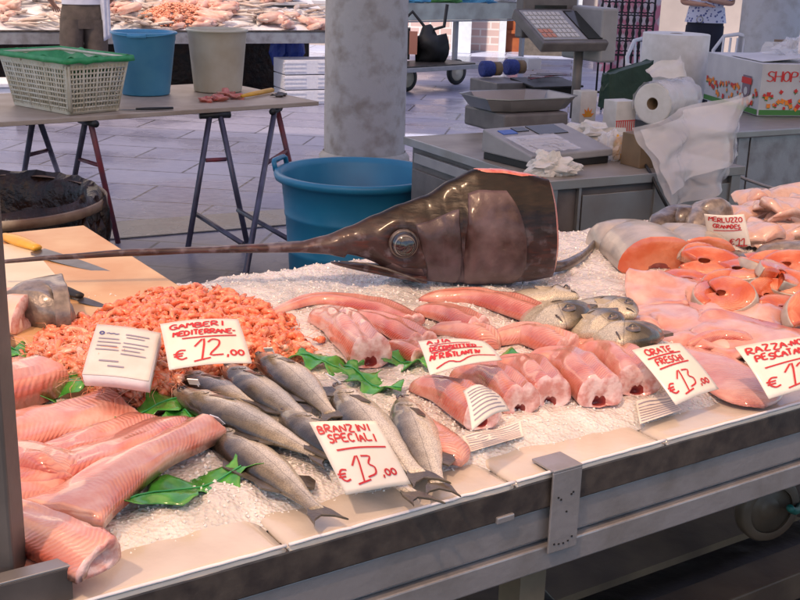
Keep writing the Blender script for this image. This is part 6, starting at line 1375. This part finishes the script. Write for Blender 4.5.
# person builder
def skin_body(t_, joints, edges, m_, name='body', root=0):
    me = bpy.data.meshes.new(name); me.from_pydata([Vector(j[0])-t_.loc for j in joints], edges, []); o = link(bpy.data.objects.new(name, me)); o.parent = t_.o
    o.modifiers.new('skin', 'SKIN'); 
    if not me.skin_vertices: 
        pass
    sv = me.skin_vertices[0].data if me.skin_vertices else None
    if sv is None:
        bm_ = None
    for i, j in enumerate(joints): sv[i].radius = (j[1], j[1] if len(j) < 3 else j[2])
    sv[root].use_root = True
    s_ = o.modifiers.new('sub', 'SUBSURF'); s_.levels = 2; s_.render_levels = 2; me.materials.append(m_); return o
def person(label, c, face, H_, top_m, leg_m, hair_m, arms, apron=False):
    """face: direction faced; arms: list of (elbow, wrist) offsets in own frame (right, forward, up)"""
    c = Vector(c); f = Vector(face).normalized(); r = Vector((f.y, -f.x, 0)); t_ = Thing('person', label, 'person', c); k = H_/1.75
    Q = lambda x, y, z: c + (r*x + f*y + ZV*z)*k
    J = [(Q(0, 0, .95), .12, .10), (Q(0, 0, 1.12), .12, .09), (Q(0, 0, 1.32), .14, .10), (Q(0, 0, 1.45), .07), (Q(0, .01, 1.53), .052), (Q(0, .02, 1.60), .075), (Q(0, .025, 1.68), .085), (Q(0, .01, 1.73), .05)]
    E_ = [(i, i+1) for i in range(7)]; 
    for s_ in (-1, 1):
        b_ = len(J); J += [(Q(.10*s_, 0, .88), .095), (Q(.11*s_, .015, .50), .06), (Q(.115*s_, -.01, .30), .052), (Q(.12*s_, -.01, .09), .036), (Q(.13*s_, .06, .045), .04), (Q(.135*s_, .15, .03), .028)]
        E_ += [(0, b_)] + [(b_+i, b_+i+1) for i in range(5)]
        el, wr = arms[0 if s_ < 0 else 1]; b_ = len(J); sh = (.19*s_, 0, 1.38)
        J += [(Q(*sh), .052), (Q(*el), .038), (Q(*wr), .024)]; E_ += [(2, b_), (b_, b_+1), (b_+1, b_+2)]
        w_, e_ = Vector(wr), Vector(el); d = (w_-e_).normalized(); sd_ = d.cross(Vector((0, 0, 1)))
        sd_ = sd_.normalized() if sd_.length > .1 else Vector((1, 0, 0))
        pb = len(J); J.append((Q(*(w_+d*.06)), .030, .016)); E_.append((b_+2, pb))
        for q_, (o_, ln) in enumerate(((-.027, .065), (-.009, .075), (.009, .072), (.027, .055))):
            k0 = len(J); J += [(Q(*(w_+d*.09+sd_*o_)), .009), (Q(*(w_+d*(.09+ln)+sd_*o_*1.1-Vector((0, 0, .015)))), .007)]; E_ += [(pb, k0), (k0, k0+1)]
        k0 = len(J); J += [(Q(*(w_+d*.045-sd_*.042)), .011), (Q(*(w_+d*.085-sd_*.055)), .008)]; E_ += [(pb, k0), (k0, k0+1)]
    skin_body(t_, J, E_, M['skin'])
    nf = MB(); nf.blob(Q(0, .118, 1.625), (.012, .016, .02), 10, 7, 0); t_.part('nose', nf, M['skin'])
    for s_ in (-1, 1):
        t_.part('eye', MB().blob(Q(.032*s_, .100, 1.655), .012, 10, 7, 0), M['eye']); t_.part('ear', MB().blob(Q(.088*s_, .02, 1.64), (.014, .022, .032), 10, 7, 0), M['skin'])
    t_.part('mouth', MB().tube([Q(-.025, .104, 1.585), Q(0, .111, 1.583), Q(.025, .104, 1.585)], .004, 6), M['hole'])
    t_.part('hair', MB().blob(Q(0, -.012, 1.685), (.098, .115, .10), 20, 12, .25, 4), hair_m)
    def lp(zs_, nm, m_, wob=.012):
        rg = []
        for (z, wx, wy, ox, oy) in zs_: rg.append([Q(ox+wx*math.cos(2*math.pi*q_/32)*(1+wob*6*noise.noise(Vector((q_*.35, z*7, ox*9)))), oy+wy*math.sin(2*math.pi*q_/32), z) for q_ in range(32)])
        t_.part(nm, MB().rings(rg, False, False), m_)
    tr = MB()
    for s_ in (-1, 1):
        rg = []
        for (z, wx, wy, ox) in ((.05, .082, .095, .12), (.30, .085, .10, .118), (.52, .092, .11, .112), (.72, .105, .125, .106), (.82, .112, .13, .098), (.90, .118, .135, .085)):
            rg.append([Q(ox*s_+wx*math.cos(2*math.pi*q_/28)*(1+.10*noise.noise(Vector((q_*.4, z*9, s_)))), wy*math.sin(2*math.pi*q_/28)*(1+.10*noise.noise(Vector((q_*.4, z*9, s_+5)))), z) for q_ in range(28)])
        tr.rings(rg, False, False)
    rg = [[Q(wx*math.copysign(abs(math.cos(2*math.pi*q_/32))**.85, math.cos(2*math.pi*q_/32)), wy*math.sin(2*math.pi*q_/32)*(1+.05*noise.noise(Vector((q_*.5, z*9, 2)))), z) for q_ in range(32)] for z, wx, wy in ((.82, .19, .13), (.88, .198, .138), (.95, .192, .132), (1.03, .172, .118), (1.06, .168, .114))]
    tr.rings(rg, False, False); t_.part('trousers', tr, leg_m)
    sh_ = [(1.0 if not apron else 1.03, .185, .128, 0, 0), (1.10, .180, .125, 0, 0), (1.25, .190, .128, 0, 0), (1.36, .200, .122, 0, 0), (1.42, .155, .10, 0, 0), (1.47, .07, .07, 0, 0)]
    lp(sh_, 'shirt', top_m)
    for s_ in (0, 1):
        el = Vector(arms[s_][0]); so_ = Vector(((.19 if s_ else -.19), 0, 1.385)); so2 = Vector(((.13 if s_ else -.13), 0, 1.38))
        t_.part('sleeve', MB().tube([Q(*so2), Q(*so_), Q(*(so_.lerp(el, .5))), Q(*(so_.lerp(el, .85)))], [.08, .078, .066, .062], 14, False), top_m)
    for s_ in (-1, 1): t_.part('shoe', MB().blob(Q(.128*s_, .07, .035), (.05, .05, .04), 14, 8, 0).tube([Q(.128*s_, -.05, .035), Q(.13*s_, .06, .04), Q(.135*s_, .18, .028)], [.04, .048, .03], 12), M['black'])
    return t_, Q
pm = PY(82, 4, 11.3); pm.z = 0; fdir = (fv*1.0)
t_, Q = person('man in white shirt and brown trousers seen from behind at the far stall', pm, fdir, 1.86, M['shirt'], M['trouser'], mat('dark hair', (.03, .02, .015), .8), [((-.30, .06, 1.12), (-.22, .26, 1.02)), ((.30, .02, 1.12), (.24, .24, 1.0))], True)
mb = MB(); mb.grid(lambda i, j: Q(.13+.11*i, -.04-.09*math.sin(i*3)+.015*math.sin(i*14), .70+.42*j+.05*i*(1-j)), 12, 10); t_.part('apron', mb, M['shirt'], solid=.004)
pw = PY(706, 16, 13.6); pw.z = 0
M['hair2'] = mat('brown hair', (.06, .035, .02), .8)
t_, Q = person('person in a blue and white patterned blouse and navy trousers at the back right', pw, (-.2, -1, 0), 1.84, M['blouse'], M['navy'], M['hair2'], [((-.27, .02, 1.14), (-.05, .20, 1.17)), ((.27, .02, 1.14), (.06, .20, 1.13))])
t_.part('blouse_hem', MB().rings([[Q(w_*math.cos(2*math.pi*q_/32), w_*.68*math.sin(2*math.pi*q_/32), z) for q_ in range(32)] for z, w_ in ((1.10, .190), (.98, .212), (.915+.02, .222))], False, False), M['blouse'])
t_.part('buckle', MB().lathe([(.03, 0), (.04, .004), (.03, .008)], Q(.07, .165, .97), 20, Matrix.Rotation(R(90), 3, 'X')), M['steel'])

# white plastic chair
def plastic_chair(c, ang, label):
    t_ = Thing('plastic_chair', label, 'chair', c); q_ = Matrix.Rotation(ang, 3, 'Z'); Q = lambda x, y, z: Vector(c) + q_ @ Vector((x, y, z))
    t_.part('seat', MB().box(Q(0, 0, .43), (.46, .44, .025), q_), M['white'], bevel=.01)
    for x in (-.2, .2):
        for y in (-.19, .19): t_.part('leg', MB().tube([Q(x*1.12, y*1.15, 0), Q(x, y, .42)], [.018, .024], 8), M['white'])
    b_ = MB().tube([Q(-.22, .21, .42), Q(-.24, .25, .75), Q(-.15, .28, .9), Q(0, .285, .93), Q(.15, .28, .9), Q(.24, .25, .75), Q(.22, .21, .42)], .02, 8)
    for k in range(5): x = -.14+.07*k; b_.tube([Q(x, .22, .44), Q(x*1.05, .27, .89)], .013, 6)
    t_.part('backrest', b_, M['white'])
    for s_ in (-1, 1): t_.part('armrest', MB().tube([Q(.24*s_, .24, .68), Q(.27*s_, 0, .66), Q(.25*s_, -.2, .62), Q(.22*s_, -.2, .43)], .018, 8), M['white'])
pcx = PY(672, 22, 11.2); plastic_chair((pcx.x-.05, pcx.y, 0), R(25), 'white plastic garden chair beside the person in the patterned blouse')
pcx = PY(732, 30, 12.2); plastic_chair((pcx.x, pcx.y, 0), R(-30), 'white plastic garden chair between the person and the pale column')
# iron fence with flowery banner
M['iron'] = mat('black iron', (.015, .015, .018), .5, .5)
fc0, fc1 = PY(600, 40, 13.2), PY(652, 40, 13.2); fc0.z = fc1.z = 0; fw = (fc1-fc0); L_ = fw.length
fe = Thing('iron_fence', 'black wrought iron fence with round scrolls behind the desk', 'fence', (fc0+fc1)/2)
mb = MB(); mbs = MB()
for k in range(9): p = fc0+fw*k/8; mb.tube([p, p+ZV*1.5], .012, 6)
for z in (.2, .62, 1.3): mb.tube([fc0+ZV*z, fc1+ZV*z], .014, 6)
for k in range(8):
    for z in (.72, .86, 1.0, 1.14): 
        c = fc0+fw*(k+.5)/8+ZV*z; mbs.tube([c+Vector((.05*math.cos(a), 0, .06*math.sin(a))) for a in [R(30*q_) for q_ in range(13)]], .008, 5)
fe.part('bars', mb, M['iron']); fe.part('scrolls', mbs, M['iron'])
M['pinkcloth'] = mat('pink flowery cloth', (.62, .22, .30), .8, 0, (.66, .58, .62), 9, contrast=(.45, .55))
t_ = Thing('flowery_banner', 'pink flowery cloth hung behind the iron fence', 'cloth', (fc0+fc1)/2+Vector((0, .35, .4))); mb = MB(); mb.grid(lambda i, j: fc0+fw*i*1.25+Vector((0, .35+.03*math.sin(i*20), .4+.95*j)), 30, 6); t_.part('sheet', mb, M['pinkcloth'])

# second far stall: metal fronted, with cart
ga, gb = P(330, 14, .84), P(531, 12, .84); gu = (gb-ga); GL_ = gu.length; gu.normalize(); gv = Vector((-gu.y, gu.x, 0)); RG = Matrix.Rotation(math.atan2(gu.y, gu.x), 3, 'Z'); GQ = lambda u, v, z: Vector((ga.x, ga.y, z))+gu*u+gv*v
fs2 = Thing('fish_stall', 'metal fronted stall at the far middle with the cart before it', 'stall', GQ(GL_/2, .4, 0))
fs2.part('front_panel', MB().box(GQ(GL_/2, 0, .86), (GL_, .03, .24), RG), M['steel'], bevel=.005); fs2.part('lower_lip', MB().box(GQ(GL_/2, -.005, .725), (GL_, .05, .02), RG), M['lgrey'])
fs2.part('deck', MB().box(GQ(GL_/2, .6, .95), (GL_, 1.1, .03), RG), M['white']); 
for u in (.06, GL_*.62, GL_-.06): fs2.part('leg', MB().box(GQ(u, .1, .36), (.06, .06, .72), RG), M['lgrey'])
for i, (u, m_, lab) in enumerate([(GL_*.40, 'lblue', 'blue bag on the far metal stall'), (GL_*.55, 'leafp', 'green vegetable bunch on the far metal stall'), (GL_*.72, 'lblue', 'second blue bag on the far metal stall near its right end'), (GL_*.85, 'paper', 'white package on the right end of the far metal stall')]):
    p = GQ(u, .15, .97); t_ = Thing('stall_bundle', lab, 'bundle', p); t_.part('lump', crumple(p+ZV*.05, (.28, .12, .07), 18, 10, i, .5), M[m_])
ct = Thing('hand_cart', 'low flat hand cart with two wheels under the far metal stall', 'cart', P(435, 84, 0)); wp = [P(456, 85, 0), P(406, 92, 0)]
ctc = (wp[0]+wp[1])/2; cu = gu
p0 = P(480, 66, .30); p1 = P(380, 72, .30); dd = (p0-p1).normalized(); s_ = Vector((-dd.y, dd.x, 0)); Rc = Matrix.Rotation(math.atan2(dd.y, dd.x), 3, 'Z')
ct.part('platform', MB().box((p0+p1)/2+s_*.3, ((p0-p1).length, .7, .05), Rc), M['lgrey'], bevel=.006); ct.part('deck_mat', MB().box((p0+p1)/2+s_*.3+ZV*.035, ((p0-p1).length*.9, .6, .015), Rc), M['darksteel'])
for q_ in wp: wheel(ct, Vector((q_.x, q_.y+.05, .165)), .165, .06, s_, M['black'], M['beige'])
pp = P(423, 60, .36); t_ = Thing('black_machine', 'black pump with hoses standing on the far hand cart', 'machine', (pp.x, pp.y, .345)); t_.part('housing', MB().blob((pp.x+.1, pp.y, .52), (.22, .15, .20), 14, 8, .6, 2).box((pp.x-.28, pp.y, .56), (.22, .25, .38)), M['black'])
t_.part('hose', MB().tube([(pp.x-.35, pp.y, .75), (pp.x-.15, pp.y, .95), (pp.x+.05, pp.y, .72), (pp.x+.25, pp.y, .78), (pp.x+.28, pp.y, 1.05)], .022, 8), M['black']); t_.part('red_cover', MB().box((pp.x-.13, pp.y-.16, .58), (.10, .05, .28)), M['keyred'])
# white pillar by the door and shutter
t_ = Thing('door_pillar', 'white painted pillar between brick wall and orange brown door', 'pillar', PY(463, 60, 20.6)); q_ = PY(461, 40, 20.6); t_.part('shaft', MB().box((q_.x, q_.y, 1.5), (.34, .3, 3.0)), M['white'], bevel=.01)
for x, lab in ((528, 'tall dark shutter right of the orange brown door'),):
    q_ = PY(x, 30, 20.5); t_ = Thing('window_shutter', lab, 'shutter', (q_.x, q_.y, 0)); t_.part('slats', MB().box((q_.x+.3, q_.y, 1.5), (.7, .1, 3.0)), M['trouser'])
